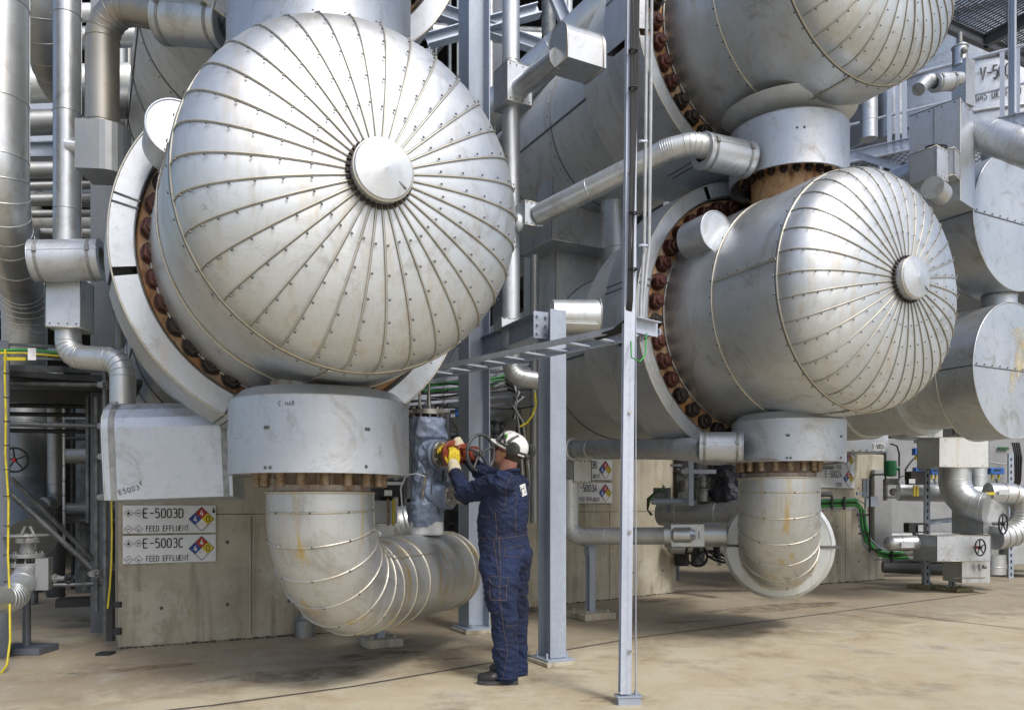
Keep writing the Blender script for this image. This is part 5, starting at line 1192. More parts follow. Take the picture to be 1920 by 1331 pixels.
for px, D, lab in ((1735, 12.6, 'yellow brown square pad under the round post, lower right'), (1789, 12.25, 'mossy square pad under the perforated strut, lower right')):
    g0 = ground(px, D); t = root('pipe_stand', lab, 'pipe support', g0); mb = MB(); mb.box(g0+Z*.03, (.42, .36, .06), U, bev=.01); mb.build('pad', M['padyellow'], t)
    mb = MB(); mb.cyl(g0+Z*.06, g0+Z*(.55 if px < 1760 else .12), .055 if px < 1760 else .03, 14)
    for sx in (-1, 1): mb.cyl(g0+U*.15*sx+Z*.06, g0+U*.15*sx+Z*.09, .015, 6)
    mb.build('post', M['panel'], t)
run('floor_pipe', 'dark pipe lying low on the slab right of the right pier', 'pipe', [(1655, 1062, 13.2), (1800, 1068, 13.0)], .10, 'clad_far', seam=1.0)
run('floor_pipe', 'thinner grey pipe along the floor above the dark one, right', 'pipe', [(1655, 1045, 13.2), (1795, 1052, 13.0)], .05, 'clad', seam=1.0)
t = root('cable_bundle', 'black cables drooping on the cabinet wall at the right edge', 'cables', P(1905, 900, 14.6))
for k in range(4): mb = MB(); mb.tube([P(1898+k*4, 830, 14.7), P(1903+k*4, 850+k*3, 14.6), P(1904+k*3, 900, 14.7), P(1896+k*3, 930, 14.8)], .018, 6); mb.build('cable', M['cable'], t)
for k, (pts, lab) in enumerate((([(1670, 832, 14.9), (1682, 836, 14.8), (1686, 850, 14.8), (1686, 900, 14.8)], 'black cable curving down beside the green motor'), ([(1835, 880, 14.8), (1856, 866, 14.7), (1880, 870, 14.7), (1905, 868, 14.8)], 'grey cable run above the rightmost blue box'), ([(1718, 855, 14.6), (1706, 868, 14.5), (1698, 880, 14.5), (1698, 900, 14.5)], 'thin cable hanging from the upper left blue box'))):
    tube_obj('black_cable', pts, .016, 'cable' if k != 1 else 'greycable', lab, 'cable')
mb = MB(); mb.box(P(1856, 925, 11.9), (.14, .03, .04)); tag(mb.build('yellow_tag', M['yellow'], None), 'small yellow tag on the ribbed elbow at lower right', 'tag')
for k, (x, y) in enumerate(((1672, 1088), (1690, 1093))): pass

# ---------------------------------------------------------------- gap between the middle pier and elbow two
run('horizontal_pipe', 'thick dull pipe behind the drain pipe, left of the split ring cover', 'pipe', [(1240, 962, 10.4), (1400, 962, 9.6)], .165, 'clad', seam=.55, line=2)
t = root('insulated_valve', 'navy quilted valve jacket behind the lower right elbow', 'insulation jacket', P(1370, 945, 9.9)); mb = MB(); c = P(1366, 905, 9.9); grid = []
for i in range(31):
    z = -.30+.64*i/30; row = []
    for k in range(41):
        a = 2*PI*k/40; q = .05*abs(math.sin(z*9))+noise.noise(Vector((math.cos(a)*2, math.sin(a)*2, z*6)))*.04; r_ = .19+q; row.append(c+Vector((math.cos(a)*r_, math.sin(a)*r_, z)))
    grid.append(row)
mb.sheet(grid, True); mb.add(grid[-1][:-1], [tuple(range(40))]); mb.build('jacket', M['quilt_navy'], t)
grid = []
for i in range(16):
    s_ = .5*i/15; row = []
    for k in range(33):
        a = 2*PI*k/32; r_ = .16+noise.noise(Vector((math.cos(a)*2, math.sin(a)*2+5, s_*7)))*.03+.02*math.sin(s_*14); row.append(c+Vector((s_, -s_*.2+math.cos(a)*r_, math.sin(a)*r_-.03)))
    grid.append(row)
mb = MB(); mb.sheet(grid, True); mb.build('side_jacket', M['quilt_navy'], t); mb = MB(); mb.cyl(c-Z*.42, c-Z*.30, .17, 24); mb.build('collar', M['clad_pale'], t)
t = root('control_valve', 'small grey control valve between the middle pier and the navy jacket', 'valve', P(1280, 930, 9.9)); mb = MB(); c = P(1284, 905, 9.9)
mb.cyl(c-Z*.14, c+Z*.10, .05, 14); mb.ball(c+Z*.12, .075); mb.cyl(c+Vector((-.09, 0, .06)), c+Vector((.09, 0, .06)), .05, 14); mb.box(c-Z*.16, (.14, .1, .1), bev=.01); mb.build('body', M['castgrey'], t)
t = root('actuator', 'cylindrical actuator with a domed top next to the steel strut', 'valve', P(1319, 945, 9.9)); mb = MB(); c = P(1318, 940, 9.9); mb.cyl(c, c+Z*.16, .075, 20); mb.ring(c+Z*.15, Z, .08, .01); mb.cyl(c+Z*.16, c+Z*.26, .055, 16, bev=.02); mb.ball(c+Z*.27, .055); mb.build('body', M['castgrey'], t)
mb = MB(); a = P(1296, 948, 9.7); mb.channel(a, a+Z*.64, Vector((1, 0, 0)), .06, .03, .004); mb.box(P(1310, 884, 9.72), (.42, .03, .05)); mb.box(P(1268, 872, 9.72), (.14, .03, .03)); tag(mb.build('steel_strut', M['galv'], None), 'steel strut frame between the middle pier and the navy jacket', 'strut')
run('rack_pipe', 'slim horizontal pipe passing through the bracket on the middle pier', 'pipe', [(1222, 940, 9.8), (1290, 940, 9.8)], .038, 'galv', seam=3)
t = root('slotted_bracket', 'slotted steel bracket with black cables on the middle pier', 'bracket', P(1250, 965, 9.9)); mb = MB(); mb.box(P(1254, 937, 9.8), (.045, .03, .30)); mb.box(P(1238, 925, 9.85), (.16, .1, .14)); mb.build('bracket', M['galv_dark'], t)
for k in range(4): mb = MB(); mb.tube([P(1246, 912+k*3, 9.75), P(1232-k, 922, 9.7), P(1220-k*2, 935, 9.7), P(1214, 955, 9.75), P(1220+k, 965, 9.8)], .010, 6); mb.build('cable', M['green' if k == 1 else 'cable'], t)
for k, (x, y, ax) in enumerate(((1344, 1043, Vector((.3, -.4, 1))), (1306, 1040, Vector((.2, -1, .3))))):
    t = root('hanging_valve', 'dark handwheel valve hanging under the drain tee cover, '+('right' if k == 0 else 'left')+' one', 'valve', P(x, y+8, 9.2)); mb = MB(); mb.cyl(P(x, y-20, 9.2), P(x, y, 9.2), .04, 10); mb.build('body', M['dark'], t); handwheel(t, P(x, y, 9.1), ax, .13, .014)
for k, pts in enumerate(([(1262, 885, 10.3), (1290, 893, 10.2), (1320, 900, 10.2), (1348, 880, 10.2)], [(1270, 880, 10.2), (1300, 885, 10.2), (1345, 882, 10.2)], [(1322, 905, 10.0), (1322, 890, 10.0), (1340, 885, 10.0), (1352, 895, 10.0), (1335, 905, 10.0), (1322, 903, 10.0)])):
    tube_obj('grey_cable', pts, .012, 'greycable' if k else 'cable', 'loose cable strung between the strut frame and the navy jacket', 'cable', 'cables by the navy jacket')
for k in range(7):
    mb = MB(); c = P(1215+k*8, 890-(k % 2)*12, 10.6)
# ================================================================ the crowded plant behind
M['shadewall'] = simple('dark_shade_backdrop', (.035, .038, .04), .8, 0, .4, .8)
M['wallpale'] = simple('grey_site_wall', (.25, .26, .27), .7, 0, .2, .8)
RR = random.Random(11)
def wallbox(name, label, cat, c, size, X=None, mat='dark'): mb = MB(); mb.box(c, size, X); return tag(mb.build(name, M[mat], None), label, cat)
# process building, with added shade wall and decks, behind everything on the left and centre
t = thing('process_building', 'steel process building with an added dark wall and decks for shade behind the pipes', 'building', (-4, 24, 0))
mb = MB(); mb.box((-7, 25, 6), (46, 1.0, 24), None); mb.build('shade_wall', M['shadewall'], t)  # added wall; its near-black colour stands in for deep shade
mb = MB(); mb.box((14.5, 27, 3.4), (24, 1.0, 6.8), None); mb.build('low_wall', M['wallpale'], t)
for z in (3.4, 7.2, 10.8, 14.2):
    mb = MB(); mb.box((-9.0, 19.0, z), (24, 9.5, .12)); mb.build('shade_deck', M['dark'], t)  # decks added overhead to keep the background dark
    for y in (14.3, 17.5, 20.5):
        mb = MB(); mb.hbeam(Vector((-20, y, z-.2)), Vector((3.2, y, z-.2)), Vector((0, 1, 0)), .2, .3); mb.build('shade_deck_beam', M['galv_dark'], t)
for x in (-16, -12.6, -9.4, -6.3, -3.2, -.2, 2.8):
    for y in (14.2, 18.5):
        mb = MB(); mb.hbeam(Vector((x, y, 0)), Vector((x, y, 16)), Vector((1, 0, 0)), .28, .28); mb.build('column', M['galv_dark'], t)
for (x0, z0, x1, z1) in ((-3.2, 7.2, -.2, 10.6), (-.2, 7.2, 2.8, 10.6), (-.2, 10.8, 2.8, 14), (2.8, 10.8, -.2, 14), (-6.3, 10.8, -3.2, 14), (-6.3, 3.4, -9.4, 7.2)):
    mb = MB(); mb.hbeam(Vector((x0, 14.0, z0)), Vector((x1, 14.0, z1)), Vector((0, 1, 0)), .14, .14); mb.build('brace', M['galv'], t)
# nearer frame seen above the first head and to its right
for (a, b, w_, lab) in ((P(800, 78, 10.5), P(1010, 20, 10.8), .15, 'upper pale brace crossing behind the tall farther column'), (P(795, 12, 10.5), P(1010, 88, 10.9), .16, 'lower pale beam falling right behind the tall farther column'),
    (P(800, 92, 10.4), P(800, 130, 10.4), .10, 'short steel post beside the upper bolted ring'), (P(1035, -20, 11), P(1060, 40, 11), .16, 'short slanting brace at the top between the two pipes')):
    mb = MB(); mb.hbeam(a, b, Vector((0, 1, 0)), w_, w_); tag(mb.build('steel_brace', M['galv'], None), lab, 'steel brace')
# large pipes behind the middle
run('rack_pipe', 'large silver pipe slanting up to the right behind the branched pipe', 'pipe', [(860, 270, 10.5), (1230, -70, 9.0)], .235, 'clad', seam=1.1)
run('rack_pipe', 'second large pipe low behind the tall farther column', 'pipe', [(880, 330, 12), (1010, 230, 11.6)], .30, 'clad_dark', seam=1.1)
run('vertical_pipe', 'upright duct pipe rising behind the conduits between the two right exchangers', 'pipe', [(1160, 330, 9.6), (1160, 520, 9.6)], .22, 'clad', seam=.6)
t = root('saddle_box', 'big clad support box behind the cross beam and branched pipe', 'insulation cover', ground(1060, 10.4))
boxcover(t, P(1078, 560, 10.2), (1.05, .8, 2.0), U, mat='clad_old'); boxcover(t, P(1070, 445, 9.7), (.95, .7, .40), U, mat='clad'); boxcover(t, P(1045, 370, 9.9), (.36, .4, .6), U, mat='clad')
run('vertical_pipe', 'pale upright pipe behind the drain box, beside the middle pier', 'pipe', [(1002, 480, 9.3), (1002, 980, 9.3)], .05, 'clad_dark', seam=.9)
panelbox('weathered concrete post right behind the worker', 978, 1012, 760, 1138, 9.7, 'concrete', .3, 'concrete_post', 'post')
# trays, cables and valves between the nearest nozzle and the columns
t = root('cable_tray', 'stacked cable trays with loose cables behind the quilted valve riser', 'cable tray', P(790, 760, 10))
for k in range(7):
    y = 690+k*14; mb = MB(); q0, q1 = P(745, y+14, 8.6+.25*k), P(1010, y-8, 9.4+.25*k); mb.box((q0+q1)/2, ((q1-q0).length, .02, .035), (q1-q0), None); mb.build('side_rail', M['galv_light'], t)
    for j in range(8):
        m2 = MB(); c = q0.lerp(q1, (j+.5)/8); m2.box(c+Vector((0, .12, 0)), (.02, .24, .015)); m2.build('rung', M['galv_light'], t)
for k in range(12):
    y = 700+RR.random()*70; mb = MB(); x0 = 745+RR.random()*20
    mb.tube([P(x0, y+10, 9), P(x0+70, y+RR.uniform(-6, 16), 9), P(x0+140, y+RR.uniform(-8, 10), 9.1), P(x0+210, y-RR.uniform(0, 26), 9.2), P(x0+262, y-10, 9.3)], .011, 6); mb.build('cable', M[RR.choice(['cable', 'greycable', 'greycable', 'green', 'cable'])], t)
tube_obj('yellow_cable', [(1003, 735, 9.1), (1005, 760, 9.1), (998, 780, 9.1), (988, 793, 9.1), (975, 800, 9.1)], .012, 'yellowhose', 'yellow cable hanging in a curve above the worker', 'cable')
t = root('cable_loops', 'looped grey and black cables hanging above the worker', 'cables', P(960, 790, 9.2))
for k in range(6): mb = MB(); mb.tube([P(940+k*3, 705+k*6, 9.2), P(962+k*4, 720+k*5, 9.1), P(972-k*2, 750+k*2, 9.1), P(960+k*4, 790, 9.2), P(958+k*7, 850+k*8, 9.3), P(962+k*7, 960, 9.3)], .012, 6); mb.build('cable', M['greycable' if k % 2 else 'cable'], t)
t = root('instrument_box', 'grey control box with yellow glands beside the nearest nozzle cover', 'instrument box', P(733, 945, 7.4))
mb = MB(); mb.box(P(734, 916, 7.4), (.20, .14, .155), bev=.006); mb.build('case', M['dark'], t); mb = MB(); mb.box(P(728, 924, 7.31), (.07, .01, .05)); mb.box(P(740, 906, 7.32), (.14, .01, .03)); mb.build('label_plate', M['white'], t)
mb = MB(); mb.box(P(722, 960, 7.6), (.22, .10, .22), bev=.01); mb.build('lower_case', M['panel'], t)
for k in (0, 1): mb = MB(); mb.cyl(P(728+k*10, 935, 7.4), P(728+k*10, 985, 7.4), .014, 8); mb.build('cable_gland', M['yellowhose' if k else 'studs'], t)
mb = MB(); mb.box(P(760, 745, 7.9), (.5, .02, .05)); mb.build('arm', M['galv'], t)
panelbox('upright grey strut plates behind the control box', 715, 738, 960, 1010, 7.9, 'panel', .05, 'strut_plate', 'strut')
t = root('dark_valve', 'dark flanged pump fitting behind the quilted riser', 'valve', P(880, 950, 8.9))
mb = MB(); c = P(868, 955, 9.0); flange(mb, c, Vector((0, 0, 1)), .17, .04); mb.cyl(c-Z*.3, c+Z*.3, .09, 16); flange(mb, c+Z*.2, Z, .14, .03); mb.build('body', M['dark'], t)
t = root('lagged_vessel', 'silver curved pipe low behind the control box by the nearest elbow', 'pipe', P(760, 1000, 8.6))
run('bend', 0, 0, [(700, 1030, 8.8), (735, 985, 8.8), (800, 975, 8.9)], .20, 'clad', .3, .3, parent=t)
for k in range(7):
    x = 718+k*24; y = 770+(k*37) % 60
    mb = MB(); mb.cyl(P(x, y, 9.6), P(x, y+150, 9.6), .025+.01*(k % 3), 8); tag(mb.build('impulse_pipe', M[('scaff', 'castgrey', 'galv_dark')[k % 3]], None), 'thin upright pipe in the clutter behind the quilted riser', 'pipe', 'thin upright pipes behind the quilted riser')
for k in range(8):
    x = 745+(k*61) % 240; y = 780+(k*47) % 150; c = P(x, y, 9.9); mb = MB(); ax = [Vector((1, .1, 0)), Vector((0, .2, 1))][k % 2]
    mb.cyl(c-ax*.12, c+ax*.12, .05, 12); flange(mb, c-ax*.12, ax, .085, .025, 6); flange(mb, c+ax*.12, ax, .085, .025, 6); mb.ball(c, .075); tag(mb.build('small_valve', M[('castgrey', 'scaff', 'dark')[k % 3]], None), 'small grey valve in the clutter behind the quilted riser', 'valve', 'small valves behind the quilted riser')
for k, (x, y) in enumerate(((862, 772), (877, 830), (962, 842), (920, 905))):
    panelbox('small box in the gloom behind the steel columns', x-9, x+9, y-8, y+8, 9.8, ('boxblue', 'dark', 'boxblue', 'white')[k], .1, 'instrument_box', 'instrument box', 'small boxes behind the columns')
# random runs in the rack (too many alike to tell apart)
def many(n, region, D0, D1, kind, lab, grp, mats, rr):
    x0, x1, y0, y1 = region
    for k in range(n):
        D = RR.uniform(D0, D1); r_ = RR.choice(rr); mt = RR.choice(mats)
        if kind == 'h':
            y = RR.uniform(y0, y1); a = P(x0, y, D); b = P(x1, y+RR.uniform(-3, 3), D+RR.uniform(0, .8)); b.z = a.z
        else:
            x = RR.uniform(x0, x1); a = P(x, y0, D); b = P(x, y1, D)
        mb = MB(); seams_along(mb, a, b, r_, 1.2, .005, seg=16); mb.cyl(a, b, r_, 16); tag(mb.build('rack_pipe', M[mt], None), lab, 'pipe', grp)
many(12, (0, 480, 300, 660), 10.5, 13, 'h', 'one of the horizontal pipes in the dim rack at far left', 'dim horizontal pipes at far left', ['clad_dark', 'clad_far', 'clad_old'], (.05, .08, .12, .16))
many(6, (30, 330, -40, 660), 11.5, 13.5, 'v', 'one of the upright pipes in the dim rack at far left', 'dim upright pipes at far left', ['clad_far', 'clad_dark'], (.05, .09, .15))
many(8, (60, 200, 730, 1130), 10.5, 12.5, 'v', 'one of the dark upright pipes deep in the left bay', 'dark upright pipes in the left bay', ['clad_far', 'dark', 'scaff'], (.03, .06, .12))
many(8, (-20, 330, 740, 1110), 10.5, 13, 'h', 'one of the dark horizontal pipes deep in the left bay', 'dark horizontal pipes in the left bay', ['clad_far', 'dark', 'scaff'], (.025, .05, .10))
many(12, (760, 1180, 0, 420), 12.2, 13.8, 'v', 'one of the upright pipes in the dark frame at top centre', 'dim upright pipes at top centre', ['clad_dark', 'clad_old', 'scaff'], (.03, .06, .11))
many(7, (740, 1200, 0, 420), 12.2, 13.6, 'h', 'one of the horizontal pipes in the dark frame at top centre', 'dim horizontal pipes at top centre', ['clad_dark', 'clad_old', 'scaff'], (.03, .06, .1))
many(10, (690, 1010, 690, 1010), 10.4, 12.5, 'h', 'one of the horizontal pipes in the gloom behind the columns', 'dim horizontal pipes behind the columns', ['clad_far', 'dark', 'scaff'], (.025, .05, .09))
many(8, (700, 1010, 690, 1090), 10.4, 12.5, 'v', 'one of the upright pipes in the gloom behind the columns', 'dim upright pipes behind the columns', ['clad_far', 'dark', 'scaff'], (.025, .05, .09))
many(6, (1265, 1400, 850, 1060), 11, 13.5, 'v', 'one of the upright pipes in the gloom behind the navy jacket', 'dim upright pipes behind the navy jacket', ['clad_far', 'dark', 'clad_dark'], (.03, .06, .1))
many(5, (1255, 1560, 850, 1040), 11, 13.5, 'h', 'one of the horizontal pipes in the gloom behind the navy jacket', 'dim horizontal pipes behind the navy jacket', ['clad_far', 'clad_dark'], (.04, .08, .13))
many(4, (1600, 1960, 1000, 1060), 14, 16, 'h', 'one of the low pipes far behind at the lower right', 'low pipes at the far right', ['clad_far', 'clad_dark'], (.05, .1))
# ================================================================ the worker
M['denim'] = None
def denim():
    t = NT('navy_denim'); n = t.noise(4, 5, .6, world=True); f = t.noise(140, 2, .5, world=True)
    c = t.mix(t.ramp(n, [(.38, 0), (.62, 1)]), (.0025, .006, .026), (.007, .020, .072)); c = t.mix(t.math('MULTIPLY', t.ramp(f, [(.4, 0), (.7, 1)]), .25), c, (.012, .032, .10))
    t.base(c); t.set(0, .82); t.bump(t.math('ADD', t.noise(26, 5, .6, (1, 1, .6), 1, world=True), t.noise(9, 3, .5, (1, 1, 1.5), 2, world=True)), .9, .022); t.b.inputs['Sheen Weight'].default_value = 0; return t.m
M['denim'] = denim()
def skin():
    t = NT('weathered_skin'); n = t.noise(18, 4, .6, world=True); t.base(t.mix(t.ramp(n, [(.3, 0), (.7, 1)]), (.58, .30, .22), (.48, .20, .14))); t.set(0, .5)
    t.b.inputs['Subsurface Weight'].default_value = .12; t.b.inputs['Subsurface Radius'].default_value = (.01, .004, .002); t.bump(t.noise(90, 3, .6, world=True), .15, .003); return t.m
M['skin'] = skin()
M['hair'] = simple('brown_grey_hair', (.09, .065, .05), .7, 0, .5, 60, .5)
M['glove'] = simple('yellow_glove', (.72, .55, .03), .75, 0, .25, 30, .4); M['cuff'] = simple('cream_glove_cuff', (.60, .55, .40), .85, 0, .2, 30, .4)
M['boot'] = simple('black_leather_boot', (.02, .02, .022), .42, 0, .4, 20, .3); M['sole'] = simple('grey_boot_sole', (.06, .06, .065), .7)
M['helmet'] = simple('white_helmet_shell', (.72, .73, .72), .25, 0, .08, 10); M['muff'] = simple('dark_ear_muff', (.05, .055, .05), .4, 0, .3, 20)
M['stitch'] = simple('tan_stitching', (.20, .14, .10), .8); M['lens'] = simple('dark_lens', (.02, .02, .025), .1)
M['sticker'] = simple('green_sticker', (.12, .55, .05), .5)
pl_loc = ground(950, 6.0); person = thing('person', 'worker in navy coveralls and white helmet gripping the red valve', 'person', pl_loc)
def solidify(mb, name, mat, parent, voxel=.011, smooth=3, fn=None, factor=.5):
    """join overlapping volumes into one continuous skin"""
    o = mb.build(name, mat, parent)
    m1 = o.modifiers.new('r', 'REMESH'); m1.mode = 'VOXEL'; m1.voxel_size = voxel; m1.use_smooth_shade = True
    m2 = o.modifiers.new('s', 'SMOOTH'); m2.factor = factor; m2.iterations = smooth
    bpy.context.view_layer.update(); dg = bpy.context.evaluated_depsgraph_get()
    me = bpy.data.meshes.new_from_object(o.evaluated_get(dg)); o.modifiers.clear(); o.data = me
    if fn:
        W_ = WM[parent]
        nn = [v.normal.copy() for v in me.vertices]
        for v, n_ in zip(me.vertices, nn): v.co += n_*fn(W_ @ v.co, n_)
    me.materials.clear(); me.materials.append(mat)
    for p_ in me.polygons: p_.use_smooth = True
    me.update(); return o
def cap(mb, pts, rr, seg=14):
    mb.tube(pts, rr, seg)
    for p_, r_ in zip(pts, rr): mb.ball(p_, r_, seg, 8)
F = Vector((-.87, .50, 0)); Rt = Vector((.50, .87, 0)); TC = P(947, 948, 6.02); TC.z = 0
def loft(mb, rows, seg=36):
    grid = []
    for (z, off, a, b, so) in rows:
        c = TC+F*off+Rt*so+Z*z; grid.append([c+F*math.cos(2*PI*k/seg)*a+Rt*math.sin(2*PI*k/seg)*b for k in range(seg)])
    n = len(rows); base = len(mb.v); vs = [p_ for g_ in grid for p_ in g_]
    fs = [(i*seg+k, i*seg+(k+1) % seg, (i+1)*seg+(k+1) % seg, (i+1)*seg+k) for i in range(n-1) for k in range(seg)]
    fs += [tuple(range(seg))[::-1], tuple(range((n-1)*seg, n*seg))]; mb.add(vs, fs, True)
shL = P(938, 906, 5.86); shR = TC+Rt*.19+F*.02+Z*1.46
elL = P(872, 926, 6.10); wrL = P(851, 882, 6.40)
elR = P(906, 888, 6.48); wrR = P(859, 841, 6.72)
hipL = TC-Rt*.095+Z*.92-F*.0; hipR = TC+Rt*.095+Z*.92
anL = P(950, 1243, 5.84); knL = P(941, 1122, 5.80); anR = P(969, 1238, 6.16); knR = P(962, 1120, 6.12)
HC = P(954, 848, 6.02)
# clothed body
mb = MB()
loft(mb, [(.80, .01, .13, .17, 0), (.86, .0, .165, .19, 0), (.94, .0, .198, .20, 0), (1.02, .015, .195, .19, 0), (1.09, .02, .182, .182, 0), (1.18, .02, .186, .19, 0), (1.28, .01, .182, .20, 0), (1.38, -.01, .155, .205, 0), (1.45, -.02, .125, .185, 0), (1.505, -.02, .095, .125, 0), (1.55, -.01, .075, .08, 0)])
cap(mb, [shL-F*.02, shL.lerp(elL, .35), shL.lerp(elL, .75), elL], [.092, .083, .074, .068]); cap(mb, [elL, elL.lerp(wrL, .4), elL.lerp(wrL, .97)], [.070, .062, .050])
cap(mb, [shR-F*.02, shR.lerp(elR, .5), elR], [.088, .078, .066]); cap(mb, [elR, elR.lerp(wrR, .4), elR.lerp(wrR, .90)], [.066, .060, .046])
cap(mb, [hipL+Z*.0-F*.02, hipL.lerp(knL, .25)+F*.005, hipL.lerp(knL, .6), knL], [.150, .150, .133, .112]); cap(mb, [knL, knL.lerp(anL, .35)-F*.012, knL.lerp(anL, .75), anL-Z*.075], [.110, .102, .090, .082])
cap(mb, [hipR+Z*.0-F*.02, hipR.lerp(knR, .25), hipR.lerp(knR, .6), knR], [.145, .143, .128, .108]); cap(mb, [knR, knR.lerp(anR, .35)-F*.012, knR.lerp(anR, .75), anR-Z*.06], [.105, .098, .088, .080])
joints = [(elL, .17, .013), (elR, .15, .012), (knL, .22, .011), (knR, .22, .011), (anL+Z*.09, .15, .014), (anR+Z*.09, .15, .013), (shL, .17, .010), (TC+Z*1.06, .22, .009), (TC+Z*.85, .2, .010)]
def folds(p_, n_):
    s = noise.noise(Vector((p_.x*6, p_.y*6, p_.z*7)))*.012
    k = .35
    for c_, r_, a_ in joints: k = max(k, a_/.011*max(0, 1-(p_-c_).length/r_)*1.7)
    q = 1-abs(noise.noise(Vector((p_.x*11+3, p_.y*11, p_.z*19+p_.x*9))))*3.2
    return s+max(-.6, q)*.017*k
cov = solidify(mb, 'coveralls', M['denim'], person, .0105, 4, folds)
# collar, hems and cuffs
mb = MB(); nb = TC+Z*1.525-F*.012
for i, (rr_, zz_) in enumerate(((.082, 0), (.088, .022))): mb.ring(nb+Z*zz_-F*.01*i, (Z+F*.25).normalized(), rr_, .013, 30, 8)
mb.build('collar', M['denim'], cov)
for nm, c_, ax_, r_ in (('trouser_hem', anL-Z*.098, (Z+F*.05), .083), ('trouser_hem', anR-Z*.085, Z, .081), ('sleeve_cuff', elL.lerp(wrL, .98), (wrL-elL), .048), ('sleeve_cuff', elR.lerp(wrR, .90), (wrR-elR), .044)):
    mb = MB(); mb.ring(c_, ax_.normalized(), r_, .008, 28, 8); mb.build(nm, M['denim'], cov)
# stitching follows the cloth
bv = BVHTree.FromPolygons([WM[person] @ v.co for v in cov.data.vertices], [tuple(p_.vertices) for p_ in cov.data.polygons])
camo = Vector((0, 0, CAMZ))
def onbody(px, py):
    d_ = Vector(((px-CX)/FPX, 1, (HY-py)/FPX)).normalized(); h = bv.ray_cast(camo, d_)
    return (h[0]+h[1]*.002*(1 if h[1].dot(d_) < 0 else -1)) if h[0] is not None and h[0].y < 6.35 else None
def stitch(pts, r_=.0012, step=3):
    out = []
    for a, b in zip(pts, pts[1:]):
        n_ = max(1, int(math.hypot(b[0]-a[0], b[1]-a[1])/step))
        for k in range(n_): q = onbody(a[0]+(b[0]-a[0])*k/n_, a[1]+(b[1]-a[1])*k/n_); out.append(q)
    out.append(onbody(*pts[-1])); runs = [[]]
    for q in out:
        if q is None or (runs[-1] and (q-runs[-1][-1]).length > .06): runs.append([] if q is None else [q])
        else: runs[-1].append(q)
    for g_ in runs:
        if len(g_) > 1: SB.tube(g_, r_, 5)
SB = MB()
for pts in ([(936, 1005), (938, 1060), (937, 1120), (945, 1180), (952, 1222), (943, 1270)], [(895, 1007), (925, 1010), (960, 1007), (988, 1002)], [(902, 1150), (935, 1148)], [(948, 1173), (973, 1172)],
            [(926, 1010), (934, 1075)], [(917, 1080), (920, 1092), (932, 1100), (952, 1097), (954, 1082), (917, 1080)], [(919, 1096), (919, 1124), (949, 1126), (950, 1098)], [(946, 1029), (946, 1042), (972, 1044), (981, 1034), (978, 1022), (946, 1029)],
            [(960, 890), (953, 903), (947, 918), (949, 935), (945, 950)], [(936, 897), (946, 910)], [(962, 912), (968, 930), (966, 960), (967, 1000)], [(940, 957), (954, 955), (966, 945)], [(930, 1215), (948, 1218)], [(929, 960), (932, 1005)], [(903, 968), (918, 970)]): stitch(pts)
if SB.v: SB.build('stitching', M['stitch'], cov)
def patch(pts, mat, name, off=.003, n_=6):
    mb = MB(); grid = []
    for i in range(n_+1):
        row = []
        for j in range(n_+1):
            u, v_ = i/n_, j/n_; x = (pts[0][0]*(1-u)+pts[1][0]*u)*(1-v_)+(pts[3][0]*(1-u)+pts[2][0]*u)*v_; y = (pts[0][1]*(1-u)+pts[1][1]*u)*(1-v_)+(pts[3][1]*(1-u)+pts[2][1]*u)*v_
            q = onbody(x, y)
            if q is None: return None
            row.append(q+Vector((.0, -off, 0)))
        grid.append(row)
    mb.sheet(grid, True); return mb.build(name, mat, cov)
patch([(974, 910), (984, 906), (988, 927), (979, 931)], M['chalk'], 'back_badge'); patch([(896, 945), (905, 946), (905, 951), (896, 951)], M['chalk'], 'chest_badge')
for pts in ([(976, 912), (978, 924), (980, 928)], [(977, 917), (982, 915)], [(982, 911), (984, 925)]):
    q = [onbody(*p_) for p_ in pts]
    if all(q): mb = MB(); mb.tube([a+Vector((0, -.006, 0)) for a in q], .003, 5); mb.build('badge_letter', M['ink'], cov)
# body under the clothes: head, neck, trunk and limbs in one skin
mb = MB(); ct = math.cos(.36); st_ = math.sin(.36); FH = (F*ct+Z*st_).normalized(); UH = (Z*ct-F*st_).normalized(); RH = FH.cross(UH)
def hp(f_, u_, r_=0): return HC+FH*f_+UH*u_+RH*r_
def eball(c_, rf, ru, rr_, seg=20, rings=14):
    n0 = len(mb.v); mb.ball((0, 0, 0), 1, seg, rings)
    for i in range(n0, len(mb.v)): v = mb.v[i]; mb.v[i] = c_+FH*v.x*rf+RH*v.y*rr_+UH*v.z*ru
eball(hp(-.01, .03), .098, .100, .078); eball(hp(.03, -.045), .066, .068, .058); eball(hp(.062, -.085), .034, .026, .034); eball(hp(.05, -.02), .052, .07, .056)
cap(mb, [hp(.088, -.002), hp(.106, -.030)], [.009, .015], 10); cap(mb, [hp(.083, .018, -.025), hp(.086, .022), hp(.083, .018, .025)], [.013, .013, .013], 10)
cap(mb, [hp(.088, -.056, -.014), hp(.093, -.055), hp(.088, -.056, .014)], [.008, .009, .008], 8); cap(mb, [hp(.084, -.068, -.012), hp(.088, -.067), hp(.084, -.068, .012)], [.008, .009, .008], 8)
for sg in (-1, 1):
    eball(hp(-.012, -.012, .078*sg), .017, .030, .010, 14, 10); eball(hp(.058, -.022, .036*sg), .024, .024, .018)
cap(mb, [hp(-.03, -.05), TC+Z*1.53-F*.01, TC+Z*1.44-F*.01], [.062, .064, .075]); cap(mb, [TC+Z*1.40, TC+Z*1.2, TC+Z*.98], [.11, .11, .11])
